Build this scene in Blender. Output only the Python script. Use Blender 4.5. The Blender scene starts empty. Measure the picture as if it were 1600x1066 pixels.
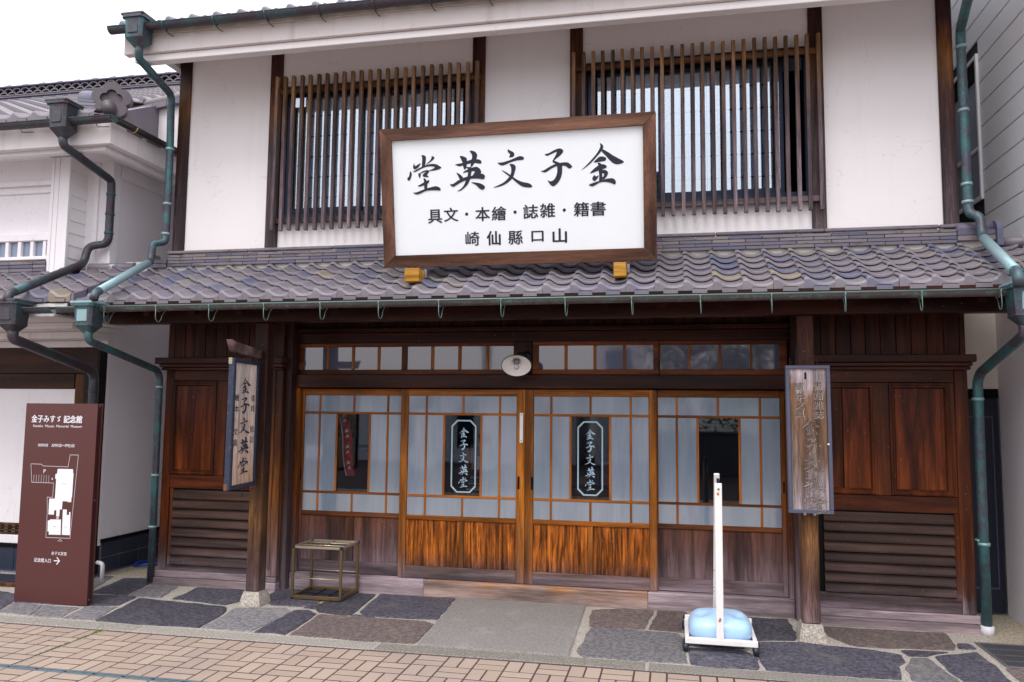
import bpy, bmesh, math, random
from mathutils import Vector, Matrix, noise as mnoise
from mathutils.geometry import tessellate_polygon

random.seed(7)
scene = bpy.context.scene
COL = scene.collection

# ------------------------------------------------------------------ camera, sky, sun, exposure
cam_d = bpy.data.cameras.new('camera')
cam_d.sensor_fit = 'HORIZONTAL'
cam_d.sensor_width = 36.0
cam_d.lens = 27.782
cam_d.clip_start = 0.05
cam_d.clip_end = 600
cam = bpy.data.objects.new('camera', cam_d)
COL.objects.link(cam)
cam.matrix_world = Matrix((( 0.979372, 0.008020, 0.201904, 0.0),
                           ( 0.201805, -0.089312, -0.975345, -7.1),
                           ( 0.010211, 0.995971, -0.089088, 1.71),
                           ( 0, 0, 0, 1)))
scene.camera = cam

SUN_EL, SUN_AZ = math.radians(57), math.radians(190)     # azimuth of the bright part of the overcast
world = bpy.data.worlds.new('World')
scene.world = world
world.use_nodes = True
wn = world.node_tree
wn.nodes.clear()
w_out = wn.nodes.new('ShaderNodeOutputWorld')
w_sky = wn.nodes.new('ShaderNodeTexSky')
w_sky.sky_type = 'NISHITA'
w_sky.sun_disc = False
w_sky.sun_elevation = SUN_EL
w_sky.sun_rotation = SUN_AZ
w_sky.dust_density = 6.0
w_b1 = wn.nodes.new('ShaderNodeBackground'); w_b1.inputs[1].default_value = 0.05
w_b2 = wn.nodes.new('ShaderNodeBackground')
w_b2.inputs[0].default_value = (0.97, 0.955, 1.0, 1)     # full cloud cover: three times as bright overhead as at the horizon
w_tc = wn.nodes.new('ShaderNodeTexCoord'); w_sp = wn.nodes.new('ShaderNodeSeparateXYZ')
w_mr = wn.nodes.new('ShaderNodeMapRange')
w_mr.inputs[1].default_value = 0.0; w_mr.inputs[2].default_value = 1.0; w_mr.inputs[3].default_value = 0.86; w_mr.inputs[4].default_value = 1.95
wn.links.new(w_tc.outputs['Generated'], w_sp.inputs[0]); wn.links.new(w_sp.outputs[2], w_mr.inputs[0]); wn.links.new(w_mr.outputs[0], w_b2.inputs[1])
w_add = wn.nodes.new('ShaderNodeAddShader')
wn.links.new(w_sky.outputs[0], w_b1.inputs[0])
wn.links.new(w_b1.outputs[0], w_add.inputs[0])
wn.links.new(w_b2.outputs[0], w_add.inputs[1])
wn.links.new(w_add.outputs[0], w_out.inputs[0])

sun_d = bpy.data.lights.new('sun', 'SUN')
sun_d.energy = 1.0
sun_d.angle = math.radians(22)
sun_d.color = (1.0, 0.975, 0.955)
sun = bpy.data.objects.new('sun', sun_d)
COL.objects.link(sun)
sun.rotation_euler = (math.radians(33), math.radians(-8), 0)
sun.location = (0, -6, 9)

scene.view_settings.view_transform = 'Standard'
scene.view_settings.look = 'None'
scene.view_settings.exposure = 0.16
scene.view_settings.gamma = 1.0
scene.view_settings.use_curve_mapping = False

# ------------------------------------------------------------------ node helpers
class NT:
    def __init__(s, name):
        s.m = bpy.data.materials.new(name); s.m.use_nodes = True
        s.t = s.m.node_tree; s.t.nodes.clear()
        s.out = s.t.nodes.new('ShaderNodeOutputMaterial')
        s.b = s.t.nodes.new('ShaderNodeBsdfPrincipled')
        s.t.links.new(s.b.outputs[0], s.out.inputs[0])
    def n(s, typ, **kw):
        nd = s.t.nodes.new(typ)
        for k, v in kw.items(): setattr(nd, k, v)
        return nd
    def put(s, sock, v):
        if isinstance(v, bpy.types.NodeSocket): s.t.links.new(v, sock)
        elif v is not None: sock.default_value = v
    def math(s, op, a, b=None, c=None, clamp=False):
        nd = s.n('ShaderNodeMath', operation=op); nd.use_clamp = clamp
        s.put(nd.inputs[0], a); s.put(nd.inputs[1], b)
        if c is not None: s.put(nd.inputs[2], c)
        return nd.outputs[0]
    def vmath(s, op, a, b=None):
        nd = s.n('ShaderNodeVectorMath', operation=op)
        s.put(nd.inputs[0], a); s.put(nd.inputs[1], b)
        return nd.outputs[0]
    def mix(s, f, a, b, blend='MIX'):
        nd = s.n('ShaderNodeMix', data_type='RGBA', blend_type=blend)
        s.put(nd.inputs[0], f)
        for i, v in ((6, a), (7, b)):
            if isinstance(v, tuple) and len(v) == 3: v = v + (1,)
            s.put(nd.inputs[i], v)
        return nd.outputs[2]
    def ramp(s, f, stops, interp='LINEAR'):
        nd = s.n('ShaderNodeValToRGB'); cr = nd.color_ramp; cr.interpolation = interp
        while len(cr.elements) < len(stops): cr.elements.new(0.5)
        for e, (p, c) in zip(cr.elements, stops):
            e.position = p; e.color = c + (1,) if len(c) == 3 else c
        s.put(nd.inputs[0], f)
        return nd.outputs[0]
    def noise(s, vec, scale, detail=3, rough=0.55, dist=0.0):
        nd = s.n('ShaderNodeTexNoise')
        s.put(nd.inputs['Vector'], vec)
        nd.inputs['Scale'].default_value = scale; nd.inputs['Detail'].default_value = detail
        nd.inputs['Roughness'].default_value = rough; nd.inputs['Distortion'].default_value = dist
        return nd.outputs[0]
    def voro(s, vec, scale, feature='F1'):
        nd = s.n('ShaderNodeTexVoronoi', feature=feature)
        s.put(nd.inputs['Vector'], vec); nd.inputs['Scale'].default_value = scale
        return nd.outputs[0]
    def bump(s, h, strength=0.3, dist=0.01):
        nd = s.n('ShaderNodeBump'); nd.inputs['Strength'].default_value = strength
        nd.inputs['Distance'].default_value = dist
        s.put(nd.inputs['Height'], h); s.t.links.new(nd.outputs[0], s.b.inputs['Normal'])
    def fin(s, col=None, rough=0.6, metal=0.0, spec=0.4):
        if isinstance(col, tuple) and len(col) == 3: col = col + (1,)
        s.put(s.b.inputs['Base Color'], col)
        s.put(s.b.inputs['Roughness'], rough); s.put(s.b.inputs['Metallic'], metal)
        s.b.inputs['Specular IOR Level'].default_value = spec
        return s.m

def smooth(t, f, lo, hi):
    nd = t.n('ShaderNodeMapRange'); nd.interpolation_type = 'SMOOTHSTEP'
    t.put(nd.inputs[0], f); nd.inputs[1].default_value = lo; nd.inputs[2].default_value = hi
    return nd.outputs[0]

def wood(name, axis, stops, ring=0.5, streak=0.5, rough=0.5, scale=1.0, blot=0.35, spec=0.18, ringfreq=12.0, mid=0.0, var=0.5):
    """weathered timber; stops are (height above ground, colour): sheltered wood keeps its brown, rain-washed wood is grey"""
    t = NT(name)
    tc = t.n('ShaderNodeTexCoord'); oi = t.n('ShaderNodeObjectInfo'); geo = t.n('ShaderNodeNewGeometry')
    off = t.math('MULTIPLY', oi.outputs['Random'], 37.0)
    cb = t.n('ShaderNodeCombineXYZ')
    for i in range(3): t.put(cb.inputs[i], off)
    v = t.vmath('ADD', tc.outputs['Object'], cb.outputs[0])
    s1 = {'x': (0.22, 3.0, 3.0), 'z': (3.0, 3.0, 0.22)}[axis]
    s2 = {'x': (0.05, 1.0, 1.0), 'z': (1.0, 1.0, 0.05)}[axis]
    v1 = t.vmath('MULTIPLY', v, s1); v2 = t.vmath('MULTIPLY', v, s2)
    n1 = t.noise(v1, 1.5 * scale, 2.5, 0.45, 0.3)
    rg = t.math('PINGPONG', t.math('MULTIPLY', n1, ringfreq), 1.0)
    rg = t.math('POWER', rg, 1.6)
    n2 = t.noise(v2, 130 * scale, 5, 0.65)
    n3 = t.noise(v, 3.1, 4, 0.6)
    n4 = t.noise(v2, 22 * scale, 3, 0.6)
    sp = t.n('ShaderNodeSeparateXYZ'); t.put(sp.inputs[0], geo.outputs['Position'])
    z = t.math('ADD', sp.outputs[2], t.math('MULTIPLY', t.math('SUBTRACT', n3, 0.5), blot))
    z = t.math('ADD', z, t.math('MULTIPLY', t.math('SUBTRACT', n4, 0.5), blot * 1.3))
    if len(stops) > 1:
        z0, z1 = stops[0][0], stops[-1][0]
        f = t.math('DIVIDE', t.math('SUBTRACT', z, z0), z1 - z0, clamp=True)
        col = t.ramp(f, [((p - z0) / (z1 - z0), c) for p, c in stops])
    else:
        col = stops[0][1] + (1,)
    k1 = t.math('SUBTRACT', 1.0, t.math('MULTIPLY', rg, ring))
    k2 = t.math('ADD', 1.0 - streak * 0.5, t.math('MULTIPLY', smooth(t, n2, 0.3, 0.7), streak))
    if mid: k2 = t.math('MULTIPLY', k2, t.math('SUBTRACT', 1.0, t.math('MULTIPLY', smooth(t, n4, 0.46, 0.60), mid)))
    n5 = t.noise(v1, 2.3 * scale, 4, 0.6, 0.2)
    k3 = t.math('ADD', 1 - var, t.math('MULTIPLY', smooth(t, n5, 0.33, 0.67), 2 * var))
    k4 = t.math('ADD', 0.82, t.math('MULTIPLY', oi.outputs['Random'], 0.36))
    k = t.math('MULTIPLY', t.math('MULTIPLY', k1, k2), t.math('MULTIPLY', k3, k4))
    cc = t.n('ShaderNodeCombineXYZ')
    for i in range(3): t.put(cc.inputs[i], k)
    col = t.mix(1.0, col, cc.outputs[0], 'MULTIPLY')
    speck = t.math('GREATER_THAN', t.noise(v, 55, 2, 0.5), 0.745)
    col = t.mix(t.math('MULTIPLY', speck, 0.35), col, (0.45, 0.40, 0.38))
    t.bump(t.math('ADD', n2, t.math('MULTIPLY', rg, 0.4)), 0.35, 0.002)
    return t.fin(col, t.math('ADD', rough - 0.1, t.math('MULTIPLY', n2, 0.25)), 0, spec)

def plain(name, col, rough=0.5, metal=0.0, spec=0.4, var=0.12, sc=8.0, bump=0.0, world=False, dirt=None):
    t = NT(name)
    tc = t.n('ShaderNodeTexCoord'); geo = t.n('ShaderNodeNewGeometry'); oi = t.n('ShaderNodeObjectInfo')
    v = geo.outputs['Position'] if world else tc.outputs['Object']
    n = t.noise(v, sc, 5, 0.6)
    n2 = t.noise(v, sc * 9, 3, 0.6)
    k = t.math('ADD', 1 - var, t.math('MULTIPLY', t.math('ADD', n, t.math('MULTIPLY', n2, 0.5)), var * 1.4))
    cc = t.n('ShaderNodeCombineXYZ')
    for i in range(3): t.put(cc.inputs[i], k)
    c = t.mix(1.0, col + (1,), cc.outputs[0], 'MULTIPLY')
    if dirt:
        c = t.mix(t.math('MULTIPLY', smooth(t, n, 0.5, 0.75), dirt[1]), c, dirt[0])
    if bump: t.bump(n2, bump, 0.003)
    return t.fin(c, rough, metal, spec)

# ------------------------------------------------------------------ materials
M = {}
BLEACH = (0.20, 0.155, 0.175)
ORNG = (0.30, 0.105, 0.018)
M['dark'] = wood('dark_stained_wood', 'x', [(0, (0.0277, 0.0077, 0.0051))], ring=0.45, rough=0.42)
M['dark_z'] = wood('dark_stained_wood_upright', 'z', [(0, (0.0277, 0.0077, 0.0051))], ring=0.45, rough=0.42)
M['plank'] = wood('red_brown_plank', 'z', [(2.1, (0.0725, 0.0172, 0.0067)), (2.65, (0.0409, 0.0115, 0.0075))], ring=0.55, rough=0.42)
M['wing_z'] = wood('wing_frame_wood', 'z', [(0.12, BLEACH), (0.32, (0.0960, 0.0390, 0.0270)), (0.6, (0.1033, 0.0241, 0.0057)), (1.5, (0.0997, 0.0234, 0.0057)), (2.1, (0.0516, 0.0141, 0.0077))], ring=0.4, rough=0.42)
M['wing_x'] = wood('wing_rail_wood', 'x', [(0.12, BLEACH), (0.40, (0.0866, 0.0416, 0.0314)), (0.9, (0.0866, 0.0207, 0.0063)), (1.3, (0.0939, 0.0236, 0.0057)), (2.0, (0.0686, 0.0180, 0.0069)), (2.15, (0.0506, 0.0166, 0.0113))], ring=0.5, rough=0.42)
M['panel_red'] = wood('red_brown_panel_wood', 'z', [(1.0, (0.1208, 0.0273, 0.0053)), (1.9, (0.0853, 0.0150, 0.0039))], ring=0.5, mid=0.45, rough=0.38, ringfreq=16)
M['louvre'] = wood('weathered_louvre_wood', 'x', [(0.15, (0.1066, 0.0750, 0.0817)), (0.36, (0.0675, 0.0375, 0.0327)), (0.95, (0.0511, 0.0246, 0.0164))], ring=0.55, rough=0.55, ringfreq=10)
M['sill'] = wood('bleached_sill_wood', 'x', [(0.0, (0.3036, 0.2403, 0.2530)), (0.2, (0.2656, 0.2087, 0.2340))], ring=0.3, rough=0.75, blot=0.1)
M['sill_mid'] = wood('worn_threshold_wood', 'x', [(0.0, (0.30, 0.22, 0.19)), (0.10, (0.27, 0.185, 0.16)), (0.2, (0.36, 0.17, 0.06))], ring=0.4, rough=0.7, blot=0.3, ringfreq=14)
M['door_z'] = wood('honey_door_wood_upright', 'z', [(0.15, (0.21, 0.13, 0.11)), (0.40, (0.25, 0.088, 0.022)), (0.95, (0.38, 0.125, 0.014)), (1.9, (0.33, 0.110, 0.014))], ring=0.5, rough=0.38, blot=0.5)
M['door_x'] = wood('honey_door_wood_rail', 'x', [(0.15, BLEACH), (0.34, (0.22, 0.12, 0.08)), (0.6, (0.34, 0.105, 0.014)), (1.9, (0.30, 0.100, 0.014))], ring=0.45, rough=0.38, blot=0.15)
M['door_gz'] = wood('greyed_door_wood_upright', 'z', [(0.15, BLEACH), (0.5, (0.1100, 0.0465, 0.0324)), (0.9, (0.1760, 0.0507, 0.0097)), (1.9, (0.2200, 0.0676, 0.0097))], ring=0.5, rough=0.4)
M['door_gx'] = wood('greyed_door_wood_rail', 'x', [(0.15, BLEACH), (0.5, (0.1232, 0.0634, 0.0526)), (0.75, (0.1848, 0.0558, 0.0130)), (1.9, (0.2464, 0.0760, 0.0097))], ring=0.45, rough=0.4)
M['panel_or'] = wood('orange_door_panel_wood', 'z', [(0.26, (0.1716, 0.0678, 0.0405)), (0.40, (0.3973, 0.1129, 0.0139)), (0.70, (0.4154, 0.1129, 0.0139))], ring=0.45, streak=0.8, rough=0.4, ringfreq=16, scale=2.4, blot=0.2, mid=0.70)
M['panel_gr'] = wood('greyed_door_panel_wood', 'z', [(0.26, (0.1496, 0.1014, 0.1093)), (0.45, (0.1012, 0.0558, 0.0534)), (0.75, (0.1144, 0.0422, 0.0227))], ring=0.4, rough=0.5, ringfreq=16)
M['lintel'] = wood('dark_lintel_wood', 'x', [(1.9, (0.0626, 0.0165, 0.0062)), (1.98, (0.0360, 0.0113, 0.0082)), (2.6, (0.0352, 0.0097, 0.0054))], ring=0.45, rough=0.35, blot=0.12)
M['transom'] = wood('transom_frame_wood', 'x', [(2.0, (0.15, 0.040, 0.009)), (2.4, (0.12, 0.030, 0.008))], ring=0.4, rough=0.38)
M['muntin'] = wood('muntin_wood', 'z', [(0.7, (0.33, 0.105, 0.014)), (2.4, (0.26, 0.080, 0.011))], ring=0.3, rough=0.4)
M['jamb'] = wood('entrance_jamb_wood', 'z', [(0.0, (0.1496, 0.1113, 0.1239)), (0.45, (0.0972, 0.0661, 0.0722)), (1.0, (0.0636, 0.0287, 0.0234)), (2.4, (0.0359, 0.0136, 0.0103))], ring=0.35, rough=0.45)
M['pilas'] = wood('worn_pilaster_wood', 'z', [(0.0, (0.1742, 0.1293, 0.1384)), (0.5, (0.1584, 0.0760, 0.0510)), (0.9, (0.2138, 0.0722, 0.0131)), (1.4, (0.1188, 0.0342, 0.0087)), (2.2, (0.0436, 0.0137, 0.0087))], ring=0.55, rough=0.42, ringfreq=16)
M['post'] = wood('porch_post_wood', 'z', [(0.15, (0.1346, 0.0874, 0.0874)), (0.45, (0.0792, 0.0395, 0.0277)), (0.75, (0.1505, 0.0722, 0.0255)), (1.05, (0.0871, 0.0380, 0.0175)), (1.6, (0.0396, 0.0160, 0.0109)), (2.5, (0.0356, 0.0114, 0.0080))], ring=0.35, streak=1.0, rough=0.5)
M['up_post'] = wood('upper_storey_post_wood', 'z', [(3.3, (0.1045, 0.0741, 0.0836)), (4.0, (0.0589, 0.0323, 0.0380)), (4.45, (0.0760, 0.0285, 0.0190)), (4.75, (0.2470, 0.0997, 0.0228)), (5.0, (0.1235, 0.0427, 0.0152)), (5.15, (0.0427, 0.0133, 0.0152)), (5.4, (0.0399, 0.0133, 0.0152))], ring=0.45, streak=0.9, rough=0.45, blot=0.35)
M['up_post2'] = wood('upper_storey_inner_post_wood', 'z', [(3.3, (0.115, 0.085, 0.090)), (4.4, (0.060, 0.034, 0.036)), (4.75, (0.15, 0.058, 0.018)), (5.1, (0.060, 0.020, 0.014)), (5.4, (0.048, 0.014, 0.013))], ring=0.45, streak=0.9, rough=0.45, blot=0.3)
M['slat'] = wood('lattice_slat_wood', 'z', [(3.45, (0.165, 0.125, 0.140)), (4.3, (0.115, 0.080, 0.088)), (4.72, (0.185, 0.115, 0.085)), (5.05, (0.27, 0.150, 0.075))], ring=0.35, streak=0.9, rough=0.5, blot=0.9)
M['rail'] = wood('lattice_rail_wood', 'x', [(3.5, (0.13, 0.098, 0.108)), (4.5, (0.10, 0.06, 0.05)), (4.9, (0.16, 0.065, 0.020)), (5.0, (0.12, 0.05, 0.02))], ring=0.4, rough=0.5)
M['signwood_x'] = wood('sign_frame_wood', 'x', [(3.0, (0.125, 0.060, 0.040))], ring=0.35, rough=0.4, ringfreq=9)
M['signwood_z'] = wood('sign_frame_wood_upright', 'z', [(3.0, (0.125, 0.060, 0.040))], ring=0.35, rough=0.4, ringfreq=9)
M['yellow'] = wood('yellow_timber', 'x', [(2.8, (0.62, 0.30, 0.035)), (2.9, (0.60, 0.31, 0.05))], ring=0.35, rough=0.5)
M['oldboard'] = wood('pale_weathered_board', 'z', [(1.0, (0.50, 0.32, 0.21)), (1.4, (0.58, 0.44, 0.37)), (2.1, (0.64, 0.55, 0.51))], ring=0.25, streak=0.8, var=0.3, rough=0.7)
M['muntin_dark'] = wood('shoji_lath_wood', 'z', [(3, (0.15, 0.055, 0.03))], ring=0.2)
M['neigh_dark'] = wood('neighbour_brown_wood', 'x', [(1.9, (0.050, 0.018, 0.009)), (2.4, (0.035, 0.014, 0.011))], ring=0.5, rough=0.45, ringfreq=9)
M['neigh_post'] = wood('neighbour_post_wood', 'z', [(0, (0.09, 0.035, 0.014)), (2.4, (0.13, 0.05, 0.012))], ring=0.4, rough=0.45)
M['black_wood'] = wood('near_black_wood', 'z', [(0, (0.012, 0.008, 0.010))], ring=0.2, rough=0.5)

def plaster(name, col, low=None, stain=0.25):
    t = NT(name)
    geo = t.n('ShaderNodeNewGeometry')
    p = geo.outputs['Position']
    n = t.noise(p, 1.1, 5, 0.6)
    st = t.noise(t.vmath('MULTIPLY', p, (1, 1, 0.06)), 9, 4, 0.6)
    fine = t.noise(p, 160, 3, 0.7)
    c = t.mix(t.math('MULTIPLY', smooth(t, n, 0.35, 0.7), 0.35), col, tuple(x * 0.93 for x in col))
    c = t.mix(t.math('MULTIPLY', smooth(t, st, 0.52, 0.8), stain), c, (0.52, 0.47, 0.44))
    hair = t.math('LESS_THAN', t.math('ABSOLUTE', t.math('SUBTRACT', t.noise(p, 0.9, 5, 0.55, 0.6), 0.5)), 0.0011)
    c = t.mix(t.math('MULTIPLY', hair, 0.22), c, (0.35, 0.32, 0.30))
    dots = t.math('GREATER_THAN', t.noise(p, 26, 1, 0.3), 0.80)
    c = t.mix(t.math('MULTIPLY', dots, 0.35), c, (0.42, 0.36, 0.33))
    t.bump(fine, 0.12, 0.002)
    return t.fin(c, 0.85, 0, 0.2)
M['plaster'] = plaster('cream_white_plaster', (0.79, 0.765, 0.775), stain=0.14)
M['fascia'] = plaster('stained_eave_plaster', (0.68, 0.635, 0.635), stain=0.7)
M['white'] = plaster('white_lime_plaster', (0.86, 0.84, 0.87), stain=0.2)
M['dirty_white'] = plaster('rain_stained_white_plaster', (0.76, 0.73, 0.745), stain=0.8)
M['grey_plaster'] = plaster('pale_beige_plaster', (0.72, 0.67, 0.62), stain=0.1)
M['lav_plaster'] = plaster('smooth_grey_white_wall', (0.80, 0.77, 0.82), stain=0.05)
M['tile_dark'] = plain('dark_ridge_clay', (0.115, 0.098, 0.112), 0.45, 0.1, var=0.25, sc=9)
M['mortar'] = plain('roof_mortar', (0.55, 0.52, 0.47), 0.9, var=0.25, bump=0.4)

def tile_mat(name, shift=0.0, rough=0.42):
    t = NT(name)
    oi = t.n('ShaderNodeObjectInfo'); tc = t.n('ShaderNodeTexCoord'); geo = t.n('ShaderNodeNewGeometry')
    r = oi.outputs['Random']
    c = t.ramp(r, [(0.0, (0.159, 0.144, 0.175)), (0.22, (0.185, 0.167, 0.199)), (0.40, (0.135, 0.131, 0.191)), (0.55, (0.195, 0.177, 0.204)),
                   (0.68, (0.105, 0.112, 0.183)), (0.80, (0.178, 0.162, 0.199)), (0.93, (0.202, 0.182, 0.183)), (0.985, (0.253, 0.214, 0.171))], 'CONSTANT')
    n = t.noise(geo.outputs['Position'], 6, 5, 0.6)
    n2 = t.noise(geo.outputs['Position'], 70, 4, 0.65)
    c = t.mix(t.math('MULTIPLY', smooth(t, n, 0.4, 0.7), 0.45), c, (0.222, 0.192, 0.185))
    c = t.mix(t.math('MULTIPLY', smooth(t, n2, 0.5, 0.75), 0.22), c, (0.067, 0.059, 0.067))
    t.bump(n2, 0.15, 0.002)
    return t.fin(c, t.math('ADD', rough, t.math('MULTIPLY', n, 0.15)), 0.12, 0.45)
M['tile'] = tile_mat('smoked_clay_tile')
M['tile2'] = tile_mat('neighbour_clay_tile', 0.2)

def noshi_mat():
    t = NT('ridge_tile_clay')
    oi = t.n('ShaderNodeObjectInfo'); geo = t.n('ShaderNodeNewGeometry')
    c = t.ramp(oi.outputs['Random'], [(0, (0.133, 0.122, 0.159)), (0.3, (0.170, 0.152, 0.178)), (0.6, (0.107, 0.107, 0.159)), (0.8, (0.200, 0.174, 0.185))], 'CONSTANT')
    n = t.noise(t.vmath('MULTIPLY', geo.outputs['Position'], (1, 1, 3)), 7, 4, 0.7)
    c = t.mix(t.math('MULTIPLY', smooth(t, n, 0.55, 0.66), 0.75), c, (0.096, 0.063, 0.033))
    return t.fin(c, 0.45, 0.1, 0.4)
M['noshi'] = noshi_mat()

def copper(name, base, verd, amt, rough=0.45, streakz=True):
    t = NT(name)
    geo = t.n('ShaderNodeNewGeometry'); p = geo.outputs['Position']
    n = t.noise(p, 5, 5, 0.65); n2 = t.noise(p, 40, 4, 0.7)
    f = t.math('ADD', t.math('MULTIPLY', n, 0.7), t.math('MULTIPLY', n2, 0.3))
    c = t.mix(smooth(t, f, 1 - amt - 0.16, 1 - amt + 0.10), base, verd)
    c = t.mix(t.math('MULTIPLY', smooth(t, n2, 0.6, 0.75), 0.3), c, (0.25, 0.36, 0.36))
    t.bump(n2, 0.1, 0.002)
    return t.fin(c, rough, 0.35, 0.5)
VERD = (0.045, 0.155, 0.160)
M['cu_purple'] = copper('purple_brown_copper', (0.065, 0.045, 0.060), (0.045, 0.10, 0.11), 0.42)
M['cu_mid'] = copper('half_green_copper', (0.072, 0.054, 0.080), VERD, 0.47)
M['cu_green'] = copper('pale_verdigris_copper', (0.30, 0.36, 0.42), (0.25, 0.43, 0.45), 0.5, 0.5)
M['cu_gutter'] = copper('streaked_gutter_copper', (0.085, 0.072, 0.078), (0.13, 0.20, 0.18), 0.38, 0.5)
M['cu_rim'] = copper('green_gutter_rim', (0.17, 0.22, 0.21), (0.11, 0.20, 0.18), 0.5, 0.5)
M['black_pipe'] = plain('black_coated_pipe', (0.014, 0.012, 0.016), 0.3, spec=0.5)
M['brass'] = plain('brass_band', (0.50, 0.36, 0.16), 0.4, 0.6)

def stone(name, c1, c2, light=(0.34, 0.31, 0.27), amt=0.35, sc=30, lines=0.4):
    t = NT(name)
    geo = t.n('ShaderNodeNewGeometry'); oi = t.n('ShaderNodeObjectInfo'); p = geo.outputs['Position']
    n = t.noise(p, 3.5, 6, 0.65); n2 = t.noise(p, sc, 5, 0.75); n3 = t.noise(t.vmath('MULTIPLY', p, (1, 2.4, 1)), 110, 3, 0.7)
    c = t.mix(smooth(t, n2, 0.40, 0.62), tuple(x * 0.75 for x in c1), tuple(x * 1.15 for x in c2))
    c = t.mix(t.math('MULTIPLY', smooth(t, n, 0.52, 0.72), amt), c, light)
    c = t.mix(t.math('MULTIPLY', smooth(t, n3, 0.54, 0.66), 0.5), c, tuple(min(1, x * 1.9 + 0.02) for x in c2))
    k = t.math('ADD', 0.8, t.math('MULTIPLY', oi.outputs['Random'], 0.45))
    cc = t.n('ShaderNodeCombineXYZ')
    for i in range(3): t.put(cc.inputs[i], k)
    c = t.mix(1.0, c, cc.outputs[0], 'MULTIPLY')
    t.bump(t.math('ADD', t.math('ADD', n2, n3), t.math('MULTIPLY', n, 1.5)), 1.0, 0.010)
    return t.fin(c, 0.62, 0, 0.35)
M['flag_dark'] = stone('dark_flagstone', (0.044, 0.044, 0.066), (0.112, 0.107, 0.138), light=(0.26,0.24,0.20), amt=0.35)
M['flag_grey'] = stone('grey_flagstone', (0.15, 0.15, 0.165), (0.235, 0.225, 0.235), amt=0.5)
M['flag_brown'] = stone('brown_flagstone', (0.120, 0.092, 0.092), (0.185, 0.150, 0.140), light=(0.40, 0.32, 0.20), amt=0.45)
M['granite'] = stone('worn_granite', (0.30, 0.285, 0.265), (0.43, 0.41, 0.395), light=(0.50, 0.485, 0.48), amt=0.6, sc=150)
M['kerb'] = stone('rough_concrete_kerb', (0.25, 0.235, 0.20), (0.40, 0.375, 0.335), light=(0.44, 0.41, 0.34), amt=0.4, sc=80)
M['joint'] = stone('pale_mortar_joint', (0.34, 0.31, 0.265), (0.48, 0.445, 0.40), light=(0.54, 0.50, 0.455), amt=0.5, sc=60)
M['cement'] = stone('sandy_cement', (0.36, 0.31, 0.23), (0.46, 0.41, 0.32), amt=0.4, sc=40)
M['base_stone'] = stone('granite_post_base', (0.44, 0.38, 0.32), (0.55, 0.50, 0.45), amt=0.3, sc=60)
def paver_mat():
    t = NT('pink_brick_paver')
    geo = t.n('ShaderNodeNewGeometry'); oi = t.n('ShaderNodeObjectInfo'); p = geo.outputs['Position']
    c = t.ramp(oi.outputs['Random'], [(0, (0.325, 0.255, 0.205)), (0.5, (0.355, 0.280, 0.225)), (1, (0.385, 0.308, 0.250))])
    n = t.noise(p, 150, 4, 0.7); n2 = t.noise(p, 1.6, 4, 0.6)
    c = t.mix(t.math('MULTIPLY', smooth(t, n2, 0.42, 0.7), 0.35), c, (0.27, 0.225, 0.215))
    c = t.mix(t.math('MULTIPLY', smooth(t, n, 0.5, 0.7), 0.35), c, (0.50, 0.41, 0.34))
    c = t.mix(t.math('MULTIPLY', smooth(t, n, 0.5, 0.3), 0.25), c, (0.20, 0.13, 0.105))
    t.bump(n, 0.3, 0.002)
    return t.fin(c, 0.8, 0, 0.25)
M['paver'] = paver_mat()
M['sand'] = plain('dark_joint_sand', (0.060, 0.036, 0.042), 0.95, var=0.4, sc=40, world=True)
M['ground'] = plain('packed_ground', (0.27, 0.25, 0.22), 0.9, var=0.3, sc=2, world=True)

M['sign_white'] = plain('white_sign_enamel', (0.80, 0.85, 0.89), 0.35, var=0.035, sc=2)
M['ink'] = plain('dark_blue_black_ink', (0.012, 0.016, 0.034), 0.5, var=0.1)
M['ink_faded'] = plain('faded_blue_ink', (0.026, 0.030, 0.065), 0.8, var=0.4, sc=60)
M['navy'] = plain('navy_painted_frame', (0.022, 0.032, 0.062), 0.55, var=0.3, sc=25, dirt=((0.25, 0.22, 0.20), 0.15))
M['slate_blue'] = plain('slate_blue_painted_frame', (0.075, 0.080, 0.125), 0.55, var=0.2, sc=20)
M['carved'] = plain('painted_carving_highlight', (0.42, 0.38, 0.34), 0.8, var=0.4, sc=60)
M['carved_dk'] = plain('dark_carved_groove', (0.05, 0.036, 0.036), 0.8)
M['museum'] = plain('maroon_sign_panel', (0.085, 0.026, 0.024), 0.30, var=0.05, sc=2, spec=0.5)
M['museum_edge'] = plain('maroon_sign_edge', (0.045, 0.016, 0.018), 0.35)
M['print_white'] = plain('white_print', (0.78, 0.78, 0.84), 0.5, var=0.02)
M['print_grey'] = plain('grey_print', (0.45, 0.40, 0.42), 0.5, var=0.02)
M['alu_navy'] = plain('dark_navy_aluminium', (0.020, 0.028, 0.055), 0.35, 0.5)
M['steel_white'] = plain('white_painted_steel', (0.78, 0.77, 0.76), 0.35, var=0.06, sc=12, dirt=((0.50, 0.30, 0.16), 0.22))
M['rust'] = plain('rust_stain', (0.50, 0.17, 0.03), 0.8, var=0.4, sc=50)
M['rust_dark'] = plain('dark_rust', (0.16, 0.065, 0.04), 0.8, var=0.4, sc=50)
M['bracket'] = wood('grey_bracket_wood', 'x', [(2.0, (0.19, 0.125, 0.125))], ring=0.3, rough=0.6)
M['rubber'] = plain('black_rubber', (0.015, 0.020, 0.030), 0.4)
M['bronze'] = plain('bronze_anodised_tube', (0.17, 0.115, 0.055), 0.36, 0.55, var=0.1)
M['bronze_light'] = plain('pale_bronze_tube', (0.42, 0.37, 0.27), 0.32, 0.6, var=0.1)
M['tray'] = plain('black_plastic_tray', (0.018, 0.020, 0.035), 0.35)
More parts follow.
